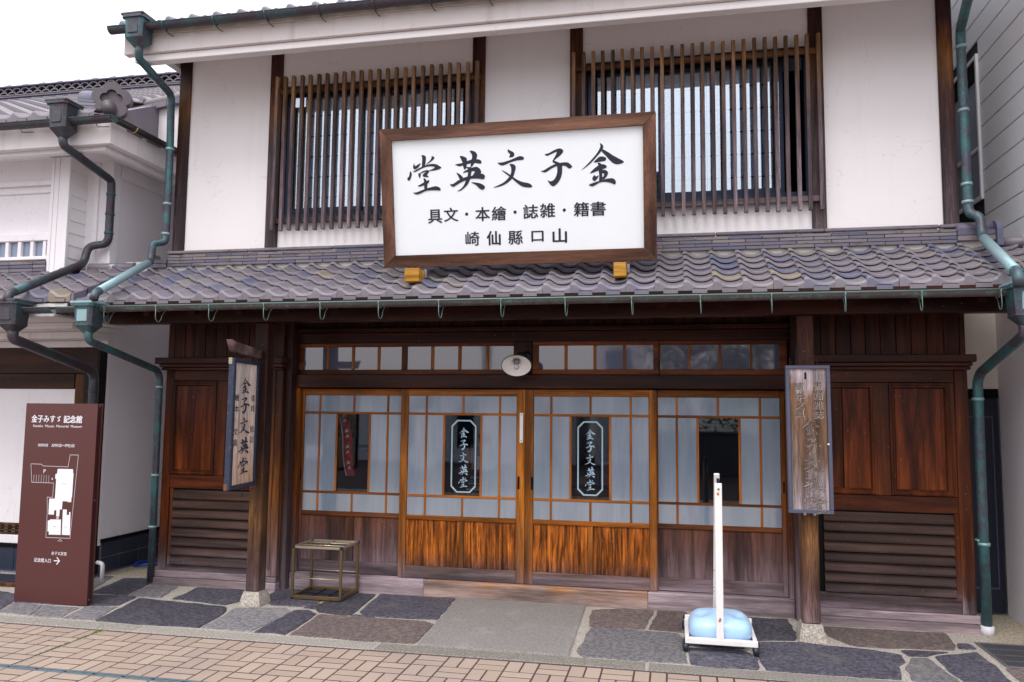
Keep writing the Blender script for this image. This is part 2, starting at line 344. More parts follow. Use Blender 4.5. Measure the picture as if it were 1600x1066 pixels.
M['enamel'] = plain('white_enamel', (0.82, 0.81, 0.80), 0.28, var=0.04)
M['enamel_green'] = plain('green_enamel', (0.012, 0.05, 0.022), 0.25)
M['iron'] = plain('black_iron', (0.012, 0.010, 0.013), 0.45, 0.3)
M['pvc'] = plain('pale_pvc', (0.62, 0.62, 0.66), 0.4)
M['blue_hose'] = plain('blue_hose_rubber', (0.02, 0.06, 0.42), 0.35)
M['bluetile'] = plain('blue_black_wall_tile', (0.022, 0.030, 0.052), 0.25, var=0.3, sc=5, spec=0.6)
M['grout'] = plain('pale_grout', (0.16, 0.17, 0.22), 0.8)
M['steel'] = plain('galvanised_grate_steel', (0.22, 0.22, 0.24), 0.45, 0.6)
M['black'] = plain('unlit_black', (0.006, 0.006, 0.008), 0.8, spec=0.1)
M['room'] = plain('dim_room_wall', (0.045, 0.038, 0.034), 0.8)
M['grout_black'] = plain('drain_shadow', (0.02, 0.02, 0.024), 0.8)
M['drain'] = plain('blue_green_drain_bar', (0.16, 0.24, 0.28), 0.4, 0.5)
M['moss'] = plain('moss_green', (0.17, 0.22, 0.03), 0.9, var=0.5, sc=60)
M['siding'] = plain('pale_metal_siding', (0.70, 0.72, 0.77), 0.36, 0.1, var=0.06, sc=60, bump=0.15)
M['clap'] = plain('white_clapboard', (0.84, 0.82, 0.83), 0.6, var=0.05)
M['door_navy'] = plain('near_black_navy_door', (0.010, 0.014, 0.030), 0.4)
M['paper'] = plain('shoji_paper', (0.74, 0.84, 0.95), 0.8, var=0.03)
M['wall_stone'] = plain('pale_cap_stone', (0.50, 0.50, 0.52), 0.8, var=0.5, sc=18)

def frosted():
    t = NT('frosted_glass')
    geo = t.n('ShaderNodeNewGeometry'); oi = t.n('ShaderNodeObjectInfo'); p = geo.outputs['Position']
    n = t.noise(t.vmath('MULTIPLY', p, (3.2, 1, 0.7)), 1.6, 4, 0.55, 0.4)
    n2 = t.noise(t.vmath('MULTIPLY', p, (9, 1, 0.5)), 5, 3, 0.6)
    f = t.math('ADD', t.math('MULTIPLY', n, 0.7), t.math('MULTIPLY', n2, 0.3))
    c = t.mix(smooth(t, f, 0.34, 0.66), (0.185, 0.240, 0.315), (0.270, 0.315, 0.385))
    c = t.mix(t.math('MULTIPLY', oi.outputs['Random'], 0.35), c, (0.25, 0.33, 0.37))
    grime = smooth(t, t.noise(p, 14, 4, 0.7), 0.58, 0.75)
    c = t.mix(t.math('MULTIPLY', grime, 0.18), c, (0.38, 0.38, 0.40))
    t.fin(c, 0.06, 0, 1.0)
    t.b.inputs['IOR'].default_value = 1.65
    t.bump(t.noise(p, 2.2, 2, 0.4), 0.06, 0.02)
    return t.m
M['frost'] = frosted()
def milk():
    t = NT('milky_transom_glass')
    geo = t.n('ShaderNodeNewGeometry')
    t.fin((0.085, 0.090, 0.145), 0.04, 0, 1.0)
    t.b.inputs['IOR'].default_value = 1.7
    t.bump(t.noise(geo.outputs['Position'], 3.0, 2, 0.4), 0.04, 0.02)
    return t.m
M['milk'] = milk()
def glass(name, tint, f=0.10):
    t = NT(name)
    tr = t.n('ShaderNodeBsdfTransparent'); tr.inputs[0].default_value = tint + (1,)
    gl = t.n('ShaderNodeBsdfGlossy'); gl.inputs['Roughness'].default_value = 0.02; gl.inputs[0].default_value = (0.82, 0.92, 1.0, 1)
    fr = t.n('ShaderNodeFresnel'); fr.inputs[0].default_value = 1.6
    mx = t.n('ShaderNodeMixShader')
    t.put(mx.inputs[0], t.math('ADD', fr.outputs[0], f - 0.05, clamp=True))
    t.t.links.new(tr.outputs[0], mx.inputs[1]); t.t.links.new(gl.outputs[0], mx.inputs[2])
    t.t.links.new(mx.outputs[0], t.out.inputs[0])
    return t.m
M['glass'] = glass('clear_window_glass', (0.93, 0.96, 1.0), 0.32)
M['glass_dark'] = glass('clear_door_glass', (0.8, 0.82, 0.84), 0.045)
M['bluegrey_glass'] = plain('grey_blue_pane', (0.20, 0.24, 0.34), 0.12, spec=0.8)
M['bulb'] = glass('clear_bulb_glass', (0.93, 0.93, 0.93), 0.16)
def tank():
    t = NT('translucent_blue_plastic')
    t.fin((0.42, 0.64, 0.88), 0.28, 0, 0.5)
    t.b.inputs['Subsurface Weight'].default_value = 0.35
    t.b.inputs['Subsurface Radius'].default_value = (0.02, 0.03, 0.05)
    return t.m
M['tank'] = tank()
M['leaf'] = plain('tree_leaf', (0.055, 0.10, 0.03), 0.6, var=0.5, sc=3, world=True)
M['bark'] = plain('tree_bark', (0.10, 0.07, 0.05), 0.9, var=0.4)
M['red'] = plain('red_banner_cloth', (0.55, 0.03, 0.03), 0.7)
M['cloth_white'] = plain('white_banner_cloth', (0.75, 0.74, 0.76), 0.7)
M['book_a'] = plain('blue_goods', (0.05, 0.10, 0.30), 0.5)
M['book_b'] = plain('pink_goods', (0.45, 0.12, 0.14), 0.5)
M['book_c'] = plain('tan_goods', (0.42, 0.28, 0.08), 0.5)

# ------------------------------------------------------------------ object helpers (all coordinates are world metres)
WP = {}
def link(name, mesh, loc, parent=None, kind=None, label=None):
    o = bpy.data.objects.new(name, mesh)
    COL.objects.link(o)
    WP[o] = Vector(loc)
    if parent is not None:
        o.parent = parent
        o.location = Vector(loc) - WP[parent]
    else:
        o.location = Vector(loc)
    if kind: o['kind'] = kind
    if label: o['label'] = label
    return o

def thing(name, label, cat, loc, group=None):
    o = bpy.data.objects.new(name, None); COL.objects.link(o)
    o.empty_display_size = 0.1
    o.location = loc; WP[o] = Vector(loc)
    o['label'] = label; o['category'] = cat
    if group: o['group'] = group
    return o
def tag(o, label, cat, group=None):
    o['label'] = label; o['category'] = cat
    if group: o['group'] = group
    return o

def mesh_obj(name, verts, faces, mat, parent=None, kind=None, smooth_=False, label=None, origin=None):
    vs = [Vector(v) for v in verts]
    if origin is None:
        lo = Vector((min(v.x for v in vs), min(v.y for v in vs), min(v.z for v in vs)))
        hi = Vector((max(v.x for v in vs), max(v.y for v in vs), max(v.z for v in vs)))
        origin = Vector(((lo.x + hi.x) / 2, (lo.y + hi.y) / 2, lo.z))
    else: origin = Vector(origin)
    me = bpy.data.meshes.new(name)
    me.from_pydata([tuple(v - origin) for v in vs], [], faces)
    me.materials.append(M[mat] if isinstance(mat, str) else mat)
    if smooth_:
        for p in me.polygons: p.use_smooth = True
    me.update()
    return link(name, me, origin, parent, kind, label)

class MB:
    """collects shapes into one mesh"""
    def __init__(s): s.v = []; s.f = []; s.mi = []
    def add(s, verts, faces, mi=0):
        b = len(s.v); s.v += [tuple(v) for v in verts]
        s.f += [tuple(b + i for i in f) for f in faces]; s.mi += [mi] * len(faces)
    def box(s, x0, x1, y0, y1, z0, z1, mi=0, fn=None):
        vs = [(x, y, z) for z in (z0, z1) for y in (y0, y1) for x in (x0, x1)]
        if fn: vs = [fn(Vector(v)) for v in vs]
        s.add(vs, [(0, 2, 3, 1), (4, 5, 7, 6), (0, 1, 5, 4), (2, 6, 7, 3), (0, 4, 6, 2), (1, 3, 7, 5)], mi)
    def build(s, name, mats, parent=None, kind=None, smooth_=False, label=None, origin=None):
        if isinstance(mats, str): mats = [mats]
        o = mesh_obj(name, s.v, s.f, mats[0], parent, kind, smooth_, label, origin)
        for m in mats[1:]: o.data.materials.append(M[m])
        for p, i in zip(o.data.polygons, s.mi): p.material_index = i
        return o

BOXC = {}
def box(name, x0, x1, y0, y1, z0, z1, mat, parent=None, bev=0.003, kind=None, label=None):
    dx, dy, dz = round(x1 - x0, 4), round(y1 - y0, 4), round(z1 - z0, 4)
    key = (dx, dy, dz, mat, bev)
    me = BOXC.get(key)
    if me is None:
        bm = bmesh.new()
        bmesh.ops.create_cube(bm, size=1)
        bmesh.ops.scale(bm, vec=(dx, dy, dz), verts=bm.verts)
        bmesh.ops.translate(bm, vec=(0, 0, dz / 2), verts=bm.verts)
        b = min(bev, min(dx, dy, dz) * 0.3)
        if b > 0: bmesh.ops.bevel(bm, geom=list(bm.edges), offset=b, segments=1, affect='EDGES')
        me = bpy.data.meshes.new(name); bm.to_mesh(me); bm.free()
        me.materials.append(M[mat]); BOXC[key] = me
    return link(name, me, ((x0 + x1) / 2, (y0 + y1) / 2, z0), parent, kind, label)

def tube_geo(pts, r, seg=12, caps=True, arc=None):
    """swept tube; pts already rounded; r number or list"""
    pts = [Vector(p) for p in pts]; n = len(pts)
    rs = r if isinstance(r, (list, tuple)) else [r] * n
    vs, fs = [], []
    t0 = (pts[1] - pts[0]).normalized()
    up = Vector((0, 0, 1)) if abs(t0.z) < 0.9 else Vector((1, 0, 0))
    u = t0.cross(up).normalized()
    for i, p in enumerate(pts):
        t = (pts[min(i + 1, n - 1)] - pts[max(i - 1, 0)]).normalized()
        u = (u - t * u.dot(t)).normalized(); w = t.cross(u)
        for k in range(seg):
            a = 2 * math.pi * k / seg
            vs.append(p + (u * math.cos(a) + w * math.sin(a)) * rs[i])
    for i in range(n - 1):
        for k in range(seg):
            k2 = (k + 1) % seg
            fs.append((i * seg + k, i * seg + k2, (i + 1) * seg + k2, (i + 1) * seg + k))
    if caps:
        fs.append(tuple(range(seg - 1, -1, -1))); fs.append(tuple((n - 1) * seg + k for k in range(seg)))
    return vs, fs
def rounded(path, rad=0.06, seg=5):
    pts = [Vector(p) for p in path]; out = [pts[0]]
    for a, b, c in zip(pts, pts[1:], pts[2:]):
        d1 = (a - b); d2 = (c - b); r = min(rad, d1.length * 0.45, d2.length * 0.45)
        p1 = b + d1.normalized() * r; p2 = b + d2.normalized() * r
        for k in range(seg + 1):
            t = k / seg
            out.append((1 - t) ** 2 * p1 + 2 * t * (1 - t) * b + t * t * p2)
    out.append(pts[-1]); return out
def tube(name, path, r, mat, parent=None, rad=0.06, seg=12, label=None):
    v, f = tube_geo(rounded(path, rad), r, seg)
    return mesh_obj(name, v, f, mat, parent, smooth_=True, label=label)

def lathe(name, prof, center, axis_m, mat, parent=None, seg=28, label=None):
    vs, fs = [], []
    for (r, h) in prof:
        for k in range(seg):
            a = 2 * math.pi * k / seg
            vs.append(Vector(center) + axis_m @ Vector((r * math.cos(a), r * math.sin(a), h)))
    for i in range(len(prof) - 1):
        for k in range(seg):
            k2 = (k + 1) % seg
            fs.append((i * seg + k, i * seg + k2, (i + 1) * seg + k2, (i + 1) * seg + k))
    return mesh_obj(name, vs, fs, mat, parent, smooth_=True, label=label)

# ------------------------------------------------------------------ lettering
def catmull(P, sub=4):
    out = []; n = len(P)
    for i in range(n):
        p0, p1, p2, p3 = P[i - 1], P[i], P[(i + 1) % n], P[(i + 2) % n]
        for k in range(sub):
            t = k / sub
            out.append(tuple(0.5 * (2 * p1[j] + (p2[j] - p0[j]) * t + (2 * p0[j] - 5 * p1[j] + 4 * p2[j] - p3[j]) * t * t
                       + (3 * p1[j] - p0[j] - 3 * p2[j] + p3[j]) * t ** 3) for j in (0, 1)))
    return out
GLY = {
 'dou': [[(440,50),(500,45),(548,100),(525,300),(455,330),(460,110)], [(690,65),(745,90),(740,130),(640,215),(545,270),(635,180),(675,120)],
  [(275,245),(295,300),(420,230),(370,330),(285,380),(245,345),(250,280)],
  [(245,430),(400,345),(560,275),(700,248),(800,260),(870,300),(912,345),(780,400),(620,412),(740,350),(740,315),(600,310),(450,360),(320,430),(260,440)],
  [(180,425),(212,480),(195,570),(150,650),(105,615),(110,585),(145,550),(160,480)], [(365,478),(405,475),(425,510),(405,585),(385,560),(365,490)],
  [(390,480),(470,425),(570,395),(630,415),(600,470),(575,515),(612,545),(600,560),(520,560),(470,530),(490,490),(550,435),(480,455),(420,480)],
  [(488,600),(515,592),(565,640),(580,700),(575,830),(515,850),(510,760),(505,660)],
  [(360,770),(440,725),(530,670),(615,635),(630,660),(590,720),(510,755),(420,785),(375,785)],
  [(245,935),(330,925),(440,880),(560,835),(700,795),(790,780),(870,810),(900,855),(880,880),(760,875),(620,880),(520,905),(400,960),(320,975),(270,955)]],
 'ei': [[(180,415),(340,380),(470,330),(580,295),(700,290),(770,305),(805,355),(775,395),(640,380),(520,395),(400,425),(290,460),(230,445)],
  [(290,230),(320,212),(400,235),(455,285),(445,480),(400,535),(370,470),(345,350)],
  [(525,100),(580,88),(660,120),(700,190),(680,290),(620,410),(570,470),(545,480),(550,400),(570,300),(578,190)],
  [(360,620),(420,560),(520,520),(600,485),(690,470),(755,510),(795,575),(775,640),(640,720),(560,740),(600,660),(645,590),(620,572),(540,585),(440,600)],
  [(440,480),(530,475),(570,500),(565,580),(550,690),(530,780),(480,880),(400,970),(310,1035),(225,1055),(330,980),(400,880),(440,770),(475,680),(485,590),(485,530)],
  [(210,610),(290,650),(345,700),(375,755),(320,800),(285,765),(250,690)],
  [(50,890),(130,875),(240,800),(370,735),(480,700),(600,680),(760,640),(840,640),(885,690),(870,750),(830,765),(700,750),(560,755),(430,790),(300,850),(200,910),(140,945),(90,930)],
  [(560,840),(680,845),(790,870),(870,920),(885,965),(850,1010),(795,1010),(740,970),(660,895)]],
 'bun': [[(410,85),(440,110),(520,150),(550,200),(530,255),(480,275),(425,272),(445,205),(400,155),(388,110)],
  [(150,405),(260,395),(400,355),(530,305),(640,255),(700,248),(760,265),(778,300),(750,335),(620,350),(470,390),(360,440),(280,465),(215,460)],
  [(435,440),(510,435),(565,465),(582,530),(560,620),(520,740),(450,830),(350,905),(220,965),(60,998),(80,978),(200,925),(310,860),(400,770),(455,690),(475,610),(470,510)],
  [(245,580),(340,620),(450,690),(540,755),(640,820),(760,865),(870,885),(940,920),(972,965),(940,990),(830,990),(730,965),(620,890),(500,785),(420,720),(320,645)]],
 'shi': [[(205,205),(300,175),(420,110),(510,72),(590,68),(640,105),(640,150),(580,225),(500,290),(435,345),(450,370),(390,375),(410,320),(460,235),(490,160),(470,150),(380,190),(280,235),(235,235)],
  [(390,375),(440,360),(560,408),(640,470),(560,500),(470,440),(410,400)],
  [(110,600),(190,580),(300,510),(430,445),(560,410),(680,392),(760,400),(830,455),(855,500),(810,540),(770,535),(700,485),(600,470),(480,490),(360,545),(250,620),(190,635),(140,615)],
  [(505,480),(560,440),(615,480),(620,600),(600,730),(540,850),(450,945),(390,960),(330,915),(275,825),(340,845),(410,820),(465,750),(500,640),(505,560)]],
 'kin': [[(465,55),(525,95),(542,150),(515,200),(490,240),(400,350),(300,460),(180,570),(50,655),(150,560),(280,420),(390,290),(460,170),(475,110)],
  [(520,190),(640,250),(760,330),(880,395),(990,460),(960,500),(850,525),(770,505),(690,440),(600,340),(500,235)],
  [(330,475),(400,400),(460,355),(530,352),(590,375),(605,410),(570,450),(480,465),(360,485)],
  [(245,725),(310,645),(400,570),(430,555),(415,500),(460,490),(500,520),(570,530),(615,570),(600,605),(510,640),(430,665),(340,700)],
  [(440,600),(520,600),(510,700),(520,890),(450,900),(450,780)], [(500,660),(570,650),(630,680),(645,730),(610,800),(550,860),(510,840),(550,780),(555,730),(500,720)],
  [(345,765),(380,795),(440,770),(400,850),(355,895),(305,875),(300,820)],
  [(220,980),(340,930),(470,890),(600,850),(700,835),(770,845),(810,890),(815,940),(790,970),(700,935),(580,915),(460,930),(330,1005),(260,1008)]]}
GBOX = {'dou': [(0.2,0.9819),(0.6019,0.9597),(0.5902,0.581),(0.1863,0.5988)], 'ei': [(0.6036,1.0135),(0.996,0.9913),(0.9862,0.6173),(0.5919,0.6353)],
        'bun': [(0.9852,1.0026),(1.3689,0.9807),(1.3609,0.6109),(0.9753,0.6286)], 'shi': [(1.3689,0.9807),(1.744,0.9593),(1.7377,0.5936),(1.3609,0.6109)],
        'kin': [(1.7288,1.0018),(2.1216,0.9789),(2.1167,0.5917),(1.722,0.6101)]}
def glyph_uv(g):
    A, B, Cc, D = [Vector(p) for p in GBOX[g]]
    out = []
    for poly in GLY[g]:
        q = []
        for x, y in catmull(poly):
            s, t = x / 1066, y / 1066
            q.append((A * (1 - s) + B * s) * (1 - t) + (D * (1 - s) + Cc * s) * t)
        out.append(q)
    return out
def glyph_norm(g):
    """the same strokes in a unit box centred on the origin"""
    G = glyph_uv(g); al = [p for q in G for p in q]
    x0, x1 = min(p.x for p in al), max(p.x for p in al); y0, y1 = min(p.y for p in al), max(p.y for p in al)
    s = 1 / max(x1 - x0, y1 - y0)
    return [[((p.x - (x0 + x1) / 2) * s, (p.y - (y0 + y1) / 2) * s) for p in q] for q in G]
GN = {g: glyph_norm(g) for g in GLY}

class Plane:
    """a flat face: origin o, unit right r, unit up u, normal n towards the viewer"""
    def __init__(s, o, r, u):
        s.o = Vector(o); s.r = Vector(r).normalized(); s.u = Vector(u).normalized(); s.n = s.r.cross(s.u)
    def p(s, a, b, c=0.0): return s.o + s.r * a + s.u * b + s.n * c
def polys_mesh(name, pl, polys, mat, parent, lift=0.002, kind=None, label=None, thick=0.0):
    """flat printed or carved strokes on a face; each stroke a hair above the one before"""
    bm = bmesh.new()
    for i, q in enumerate(polys):
        vs = [bm.verts.new(pl.p(x, y, lift + 0.00025 * i)) for x, y in q]
        for tri in tessellate_polygon([[Vector((x, y, 0)) for x, y in q]]):
            try: bm.faces.new([vs[k] for k in tri])
            except ValueError: pass
    bm.normal_update()
    for f in bm.faces:
        if f.normal.dot(pl.n) < 0: f.normal_flip()
    if thick:
        r = bmesh.ops.extrude_face_region(bm, geom=bm.faces[:])
        bmesh.ops.translate(bm, vec=pl.n * thick, verts=[v for v in r['geom'] if isinstance(v, bmesh.types.BMVert)])
    me = bpy.data.meshes.new(name); o = pl.o.copy()
    for v in bm.verts: v.co -= o
    bm.to_mesh(me); bm.free(); me.materials.append(M[mat])
    return link(name, me, o, parent, kind, label)

def text_tris(s, size, bold=0.0):
    cu = bpy.data.curves.new('tmp_text', 'FONT'); cu.body = s; cu.size = size
    cu.align_x = 'CENTER'; cu.align_y = 'CENTER'; cu.offset = bold; cu.resolution_u = 3
    ob = bpy.data.objects.new('tmp_text', cu); COL.objects.link(ob)
    bpy.context.view_layer.update()
    me = bpy.data.meshes.new_from_object(ob.evaluated_get(bpy.context.evaluated_depsgraph_get()))
    V = [v.co.copy() for v in me.vertices]; F = [tuple(p.vertices) for p in me.polygons]
    bpy.data.objects.remove(ob); bpy.data.curves.remove(cu); bpy.data.meshes.remove(me)
    return V, F
def text(name, pl, items, mat, parent, lift=0.002, label=None):
    """items: (string, centre a, centre b, height, width or None, bold); each item is an object, heavier strokes by overprinting"""
    for it in items:
        s, a, b, h = it[:4]; wd = it[4] if len(it) > 4 else None; bold = it[5] if len(it) > 5 else 0.0
        V, F = text_tris(s, 1.0)
        if not V: continue
        x0, x1 = min(v.x for v in V), max(v.x for v in V); y0, y1 = min(v.y for v in V), max(v.y for v in V)
        sy = h / (y1 - y0); sx = (wd / (x1 - x0)) if wd else sy
        mb = MB(); d = bold * h
        for k, (ox, oy) in enumerate([(0, 0), (d, 0), (-d, 0), (0, d * .6), (0, -d * .6)] if bold else [(0, 0)]):
            mb.add([pl.p(a + ox + (v.x - (x0 + x1) / 2) * sx, b + oy + (v.y - (y0 + y1) / 2) * sy, lift + 0.0002 * k) for v in V], F)
        mb.build(name, mat, parent, label=label)

# ================================================================== SETTING
def flat(name, x0, x1, y0, y1, z, mat, th=0.2):
    return box(name, x0, x1, y0, y1, z - th, z, mat, None, 0, 'structure')
flat('ground', -150, 150, -150, 150, -0.05, 'ground')
street = box('street', -12, 9, -24, -1.585, -0.2, -0.0010, 'sand', None, 0, 'structure')
pavement = box('pavement', -12, 9, -1.56, 3.0, -0.2, -0.002, 'joint', None, 0, 'structure')
kerb = box('kerb', -12, 9, -1.586, -1.40, -0.18, -0.006, 'joint', None, 0, 'structure')
kx = -11.9
for i in range(11):
    box('kerb_stone', kx, kx + 1.94, -1.583, -1.405, -0.15, 0.001 + 0.002 * (i % 2), 'kerb', kerb, 0.012); kx += 1.95
kerb.location.z -= 0.0

# flagstones, each its own stone
def flagstone(poly, mat, h=0.006, jit=0.015, parent=pavement, round_=0.018):
    P = [Vector((x, y)) for x, y in poly]
    area = sum(P[i].x * P[(i + 1) % len(P)].y - P[(i + 1) % len(P)].x * P[i].y for i in range(len(P)))
    if area < 0: P.reverse()
    cc_ = sum(P, Vector((0, 0))) / len(P)
    P = [p + (p - cc_).normalized() * 0.014 for p in P]
    out = []
    n = len(P)
    for i in range(n):
        a, b, c = P[i - 1], P[i], P[(i + 1) % n]
        d1, d2 = a - b, c - b
        r = min(round_, d1.length * 0.3, d2.length * 0.3)
        out += [b + d1.normalized() * r, (b * 2 + (b + d1.normalized() * r) + (b + d2.normalized() * r)) / 4, b + d2.normalized() * r]
    fine = []
    for i in range(len(out)):
        a, b = out[i], out[(i + 1) % len(out)]
        k = max(1, int((b - a).length / 0.045))
        for j in range(k):
            p = a.lerp(b, j / k)
            nz = mnoise.noise_vector(Vector((p.x * 9, p.y * 9, 3.0)))
            fine.append(p + Vector((nz.x, nz.y)) * jit)
    cen = sum(fine, Vector((0, 0))) / len(fine)
    m = len(fine); vs = []
    for z, s in ((-0.03, 0.0), (h - 0.005, 0.0), (h, 0.012)):
        for p in fine:
            q = p + (cen - p).normalized() * s
            vs.append((q.x, q.y, z + (mnoise.noise(Vector((p.x * 4, p.y * 4, 7))) * 0.003 if z > 0 else 0)))
    fs = []
    for k in range(2):
        for i in range(m): fs.append((k * m + i, k * m + (i + 1) % m, (k + 1) * m + (i + 1) % m, (k + 1) * m + i))
    fs.append(tuple(2 * m + i for i in range(m)))
    return mesh_obj('flagstone', vs, fs, mat, parent)
D, G_, B_ = 'flag_dark', 'flag_grey', 'flag_brown'
FL = [([(-6.6,-.6),(-6.03,-.72),(-6.0,-.76),(-6.3,-1.05),(-6.6,-1.0)],D), ([(-6.26,-1.02),(-5.99,-.76),(-5.3,-.76),(-5.3,-1.0),(-5.72,-1.0)],D),
 ([(-6.6,-1.06),(-5.72,-1.03),(-5.58,-1.32),(-6.6,-1.33)],D), ([(-5.67,-1.04),(-5.37,-1.05),(-5.23,-1.35),(-5.54,-1.33)],G_),
 ([(-5.34,-1.05),(-5.02,-1.05),(-4.93,-1.36),(-5.20,-1.36)],G_), ([(-4.99,-1.00),(-4.73,-.95),(-4.61,-1.35),(-4.89,-1.37)],G_),
 ([(-5.27,-.62),(-4.81,-.58),(-4.76,-.9),(-5.02,-.95),(-5.25,-.9)],D), ([(-5.32,-.54),(-5.44,.08),(-5.2,.12),(-5.06,-.02),(-4.94,-.54)],D),
 ([(-4.91,-.56),(-5.0,-.10),(-4.72,-.10),(-4.58,-.55),(-4.79,-.57)],G_), ([(-4.44,-.57),(-4.49,-.11),(-4.02,-.11),(-3.82,-.51),(-3.87,-.66)],D),
 ([(-4.58,-1.365),(-4.74,-.63),(-3.84,-.72),(-3.75,-.84),(-3.67,-1.35),(-4.14,-1.375)],D), ([(-5.9,.10),(-5.61,.12),(-5.37,-.5),(-5.9,-.6)],G_),
 ([(-3.63,-1.35),(-3.72,-.73),(-3.3,-.64),(-3.19,-.76),(-3.23,-1.35)],G_),
 ([(-3.69,-.25),(-3.72,.05),(-3.32,.05),(-3.12,-.38),(-3.2,-.54),(-3.47,-.56),(-3.6,-.41)],D), ([(-3.17,-.58),(-3.10,-.44),(-3.06,-.60)],D),
 ([(-3.08,-.42),(-3.0,.03),(-2.75,.03),(-2.68,-.66),(-2.72,-.74),(-2.97,-.69),(-3.04,-.60)],D), ([(-2.64,-.59),(-2.71,.05),(-1.99,.06),(-1.945,-.68),(-2.34,-.72),(-2.57,-.69)],D),
 ([(-3.19,-1.365),(-3.2,-.68),(-3.09,-.66),(-2.97,-.77),(-2.92,-1.36)],D), ([(-2.88,-1.37),(-2.93,-.77),(-2.01,-.77),(-1.92,-.85),(-1.90,-1.375),(-2.27,-1.38)],B_),
 ([(-2.68,-.735),(-2.63,-.70),(-2.45,-.745),(-2.52,-.758)],D),
 ([(-.69,-.6),(-.72,-.07),(-.47,.06),(-.2,.05),(-.26,-.56)],B_), ([(-.22,-.56),(-.16,.05),(.05,.06),(.09,.02),(.07,-.58),(-.14,-.56)],B_),
 ([(-.70,-1.26),(-.67,-.64),(-.38,-.61),(.0,-.64),(.04,-.8),(.05,-1.36),(-.12,-1.375),(-.64,-1.38)],G_), ([(.07,-.84),(.09,-.70),(.22,-.73),(.48,-.77),(.46,-.92),(.09,-.93)],D),
 ([(.09,-1.385),(.09,-1.0),(.46,-.97),(.54,-1.14),(.53,-1.385),(.29,-1.39)],D), ([(.13,-.64),(.15,-.05),(.5,.0),(.9,0.02),(.9,-.41),(.87,-.6),(.56,-.68)],D),
 ([(.60,-.72),(.9,-.67),(1.3,-.72),(1.56,-.80),(1.54,-.98),(1.47,-1.1),(1.42,-1.385),(.89,-1.39),(.60,-1.385),(.57,-1.14)],D),
 ([(1.16,-.14),(2.07,-.12),(2.02,-.47),(1.97,-.59),(1.39,-.66),(1.26,-.62),(1.16,-.42)],B_), ([(1.60,-.70),(1.70,-.68),(1.92,-.66),(1.73,-.80),(1.62,-.82)],D),
 ([(1.62,-.88),(1.72,-.86),(1.74,-.92),(1.79,-1.385),(1.50,-1.39),(1.52,-1.15)],G_), ([(1.81,-.80),(2.13,-.62),(2.14,-.93),(2.10,-1.385),(1.83,-1.385),(1.80,-1.12)],D),
 ([(2.05,-.47),(2.08,-.40),(2.15,-.40),(2.16,-.51),(2.04,-.54)],D), ([(2.20,-.97),(3.0,-.96),(3.1,-1.385),(2.17,-1.385)],B_),
 ([(3.15,-.3),(4.0,-.3),(4.0,-1.38),(3.2,-1.38)],G_), ([(-7.6,-.5),(-6.66,-.55),(-6.66,-1.34),(-7.6,-1.35)],G_), ([(-8.8,-.5),(-7.66,-.55),(-7.66,-1.34),(-8.8,-1.35)],D)]
for p, m in FL: flagstone(p, m)
flagstone([(-1.965, .065), (-.80, .065), (-.755, -1.385), (-1.86, -1.385)], 'granite', 0.010, 0.003, round_=0.015)['label'] = 'broad pale granite step slab'
flat_c = box('cement_patch', 2.36, 2.78, -.33, .58, -0.10, 0.002, 'cement', pavement, 0.004)
box('cement_patch', -5.78, -5.05, 0.16, 1.6, -0.1, 0.002, 'cement', pavement, 0.004)

# brick pavers, basket-weave pairs; nearest are single objects, the rest of the street one mesh
C_ = 0.2126
paver_me = {}
def paver_mesh(w, d):
    key = (w, d)
    if key not in paver_me:
        bm = bmesh.new(); bmesh.ops.create_cube(bm, size=1)
        bmesh.ops.scale(bm, vec=(w, d, 0.04), verts=bm.verts); bmesh.ops.translate(bm, vec=(0, 0, 0.02), verts=bm.verts)
        bmesh.ops.bevel(bm, geom=[e for e in bm.edges if all(v.co.z > 0.03 for v in e.verts)], offset=0.003, segments=1, affect='EDGES')
        me = bpy.data.meshes.new('paver'); bm.to_mesh(me); bm.free(); me.materials.append(M['paver']); paver_me[key] = me
    return paver_me[key]
def in_view(x, y, z):
    q = cam.matrix_world.inverted() @ Vector((x, y, z))
    if q.z > -0.1: return False
    return abs(q.x / -q.z) < 0.66 and abs(q.y / -q.z) < 0.445
far = MB(); cnt = 0
for j in range(-1, 36):
    for i in range(-32, 36):
        x0 = -3.258 + i * C_; y1 = -1.606 - j * C_
        if j < 0 or y1 - C_ < -9 or x0 < -8.5 or x0 > 6: continue
        if j >= 4: y1 -= 0.055
        gp = 0.0095
        if (i + j) % 2 == 0: cells = [(x0, x0 + C_ / 2, y1 - C_, y1), (x0 + C_ / 2, x0 + C_, y1 - C_, y1)]
        else: cells = [(x0, x0 + C_, y1 - C_ / 2, y1), (x0, x0 + C_, y1 - C_, y1 - C_ / 2)]
        for (a, b, c, d) in cells:
            mx, my = (a + b) / 2, (c + d) / 2
            zz = -0.0395 + random.uniform(-0.0004, 0.0007)
            if in_view(mx, my, 0) and cnt < 298:
                link('paver', paver_mesh(round(b - a - gp, 4), round(d - c - gp - 0.004, 4)), (mx, my, zz), street); cnt += 1
            else:
                far.box(a + gp / 2, b - gp / 2, c + gp / 2 + 0.002, d - gp / 2 - 0.002, -0.04, 0.0003)
far.build('paver_field', 'paver', street, 'stuff')
drain = thing('slot_drain', 'narrow blue-green slotted drain channel in the pink brick street', 'drain', (-2, -2.485, 0))
box('channel', -8.4, 6, -2.512, -2.458, -0.05, -0.0004, 'grout_black', drain, 0)
for y in (-2.508, -2.466): box('bar', -8.4, 6, y - 0.005, y + 0.005, -0.03, 0.0018, 'drain', drain, 0.001)
x = -8.4
while x < 3:
    box('slot_bar', x, x + 0.19, -2.493, -2.481, -0.03, 0.0010, 'drain', drain, 0.001); x += 0.215
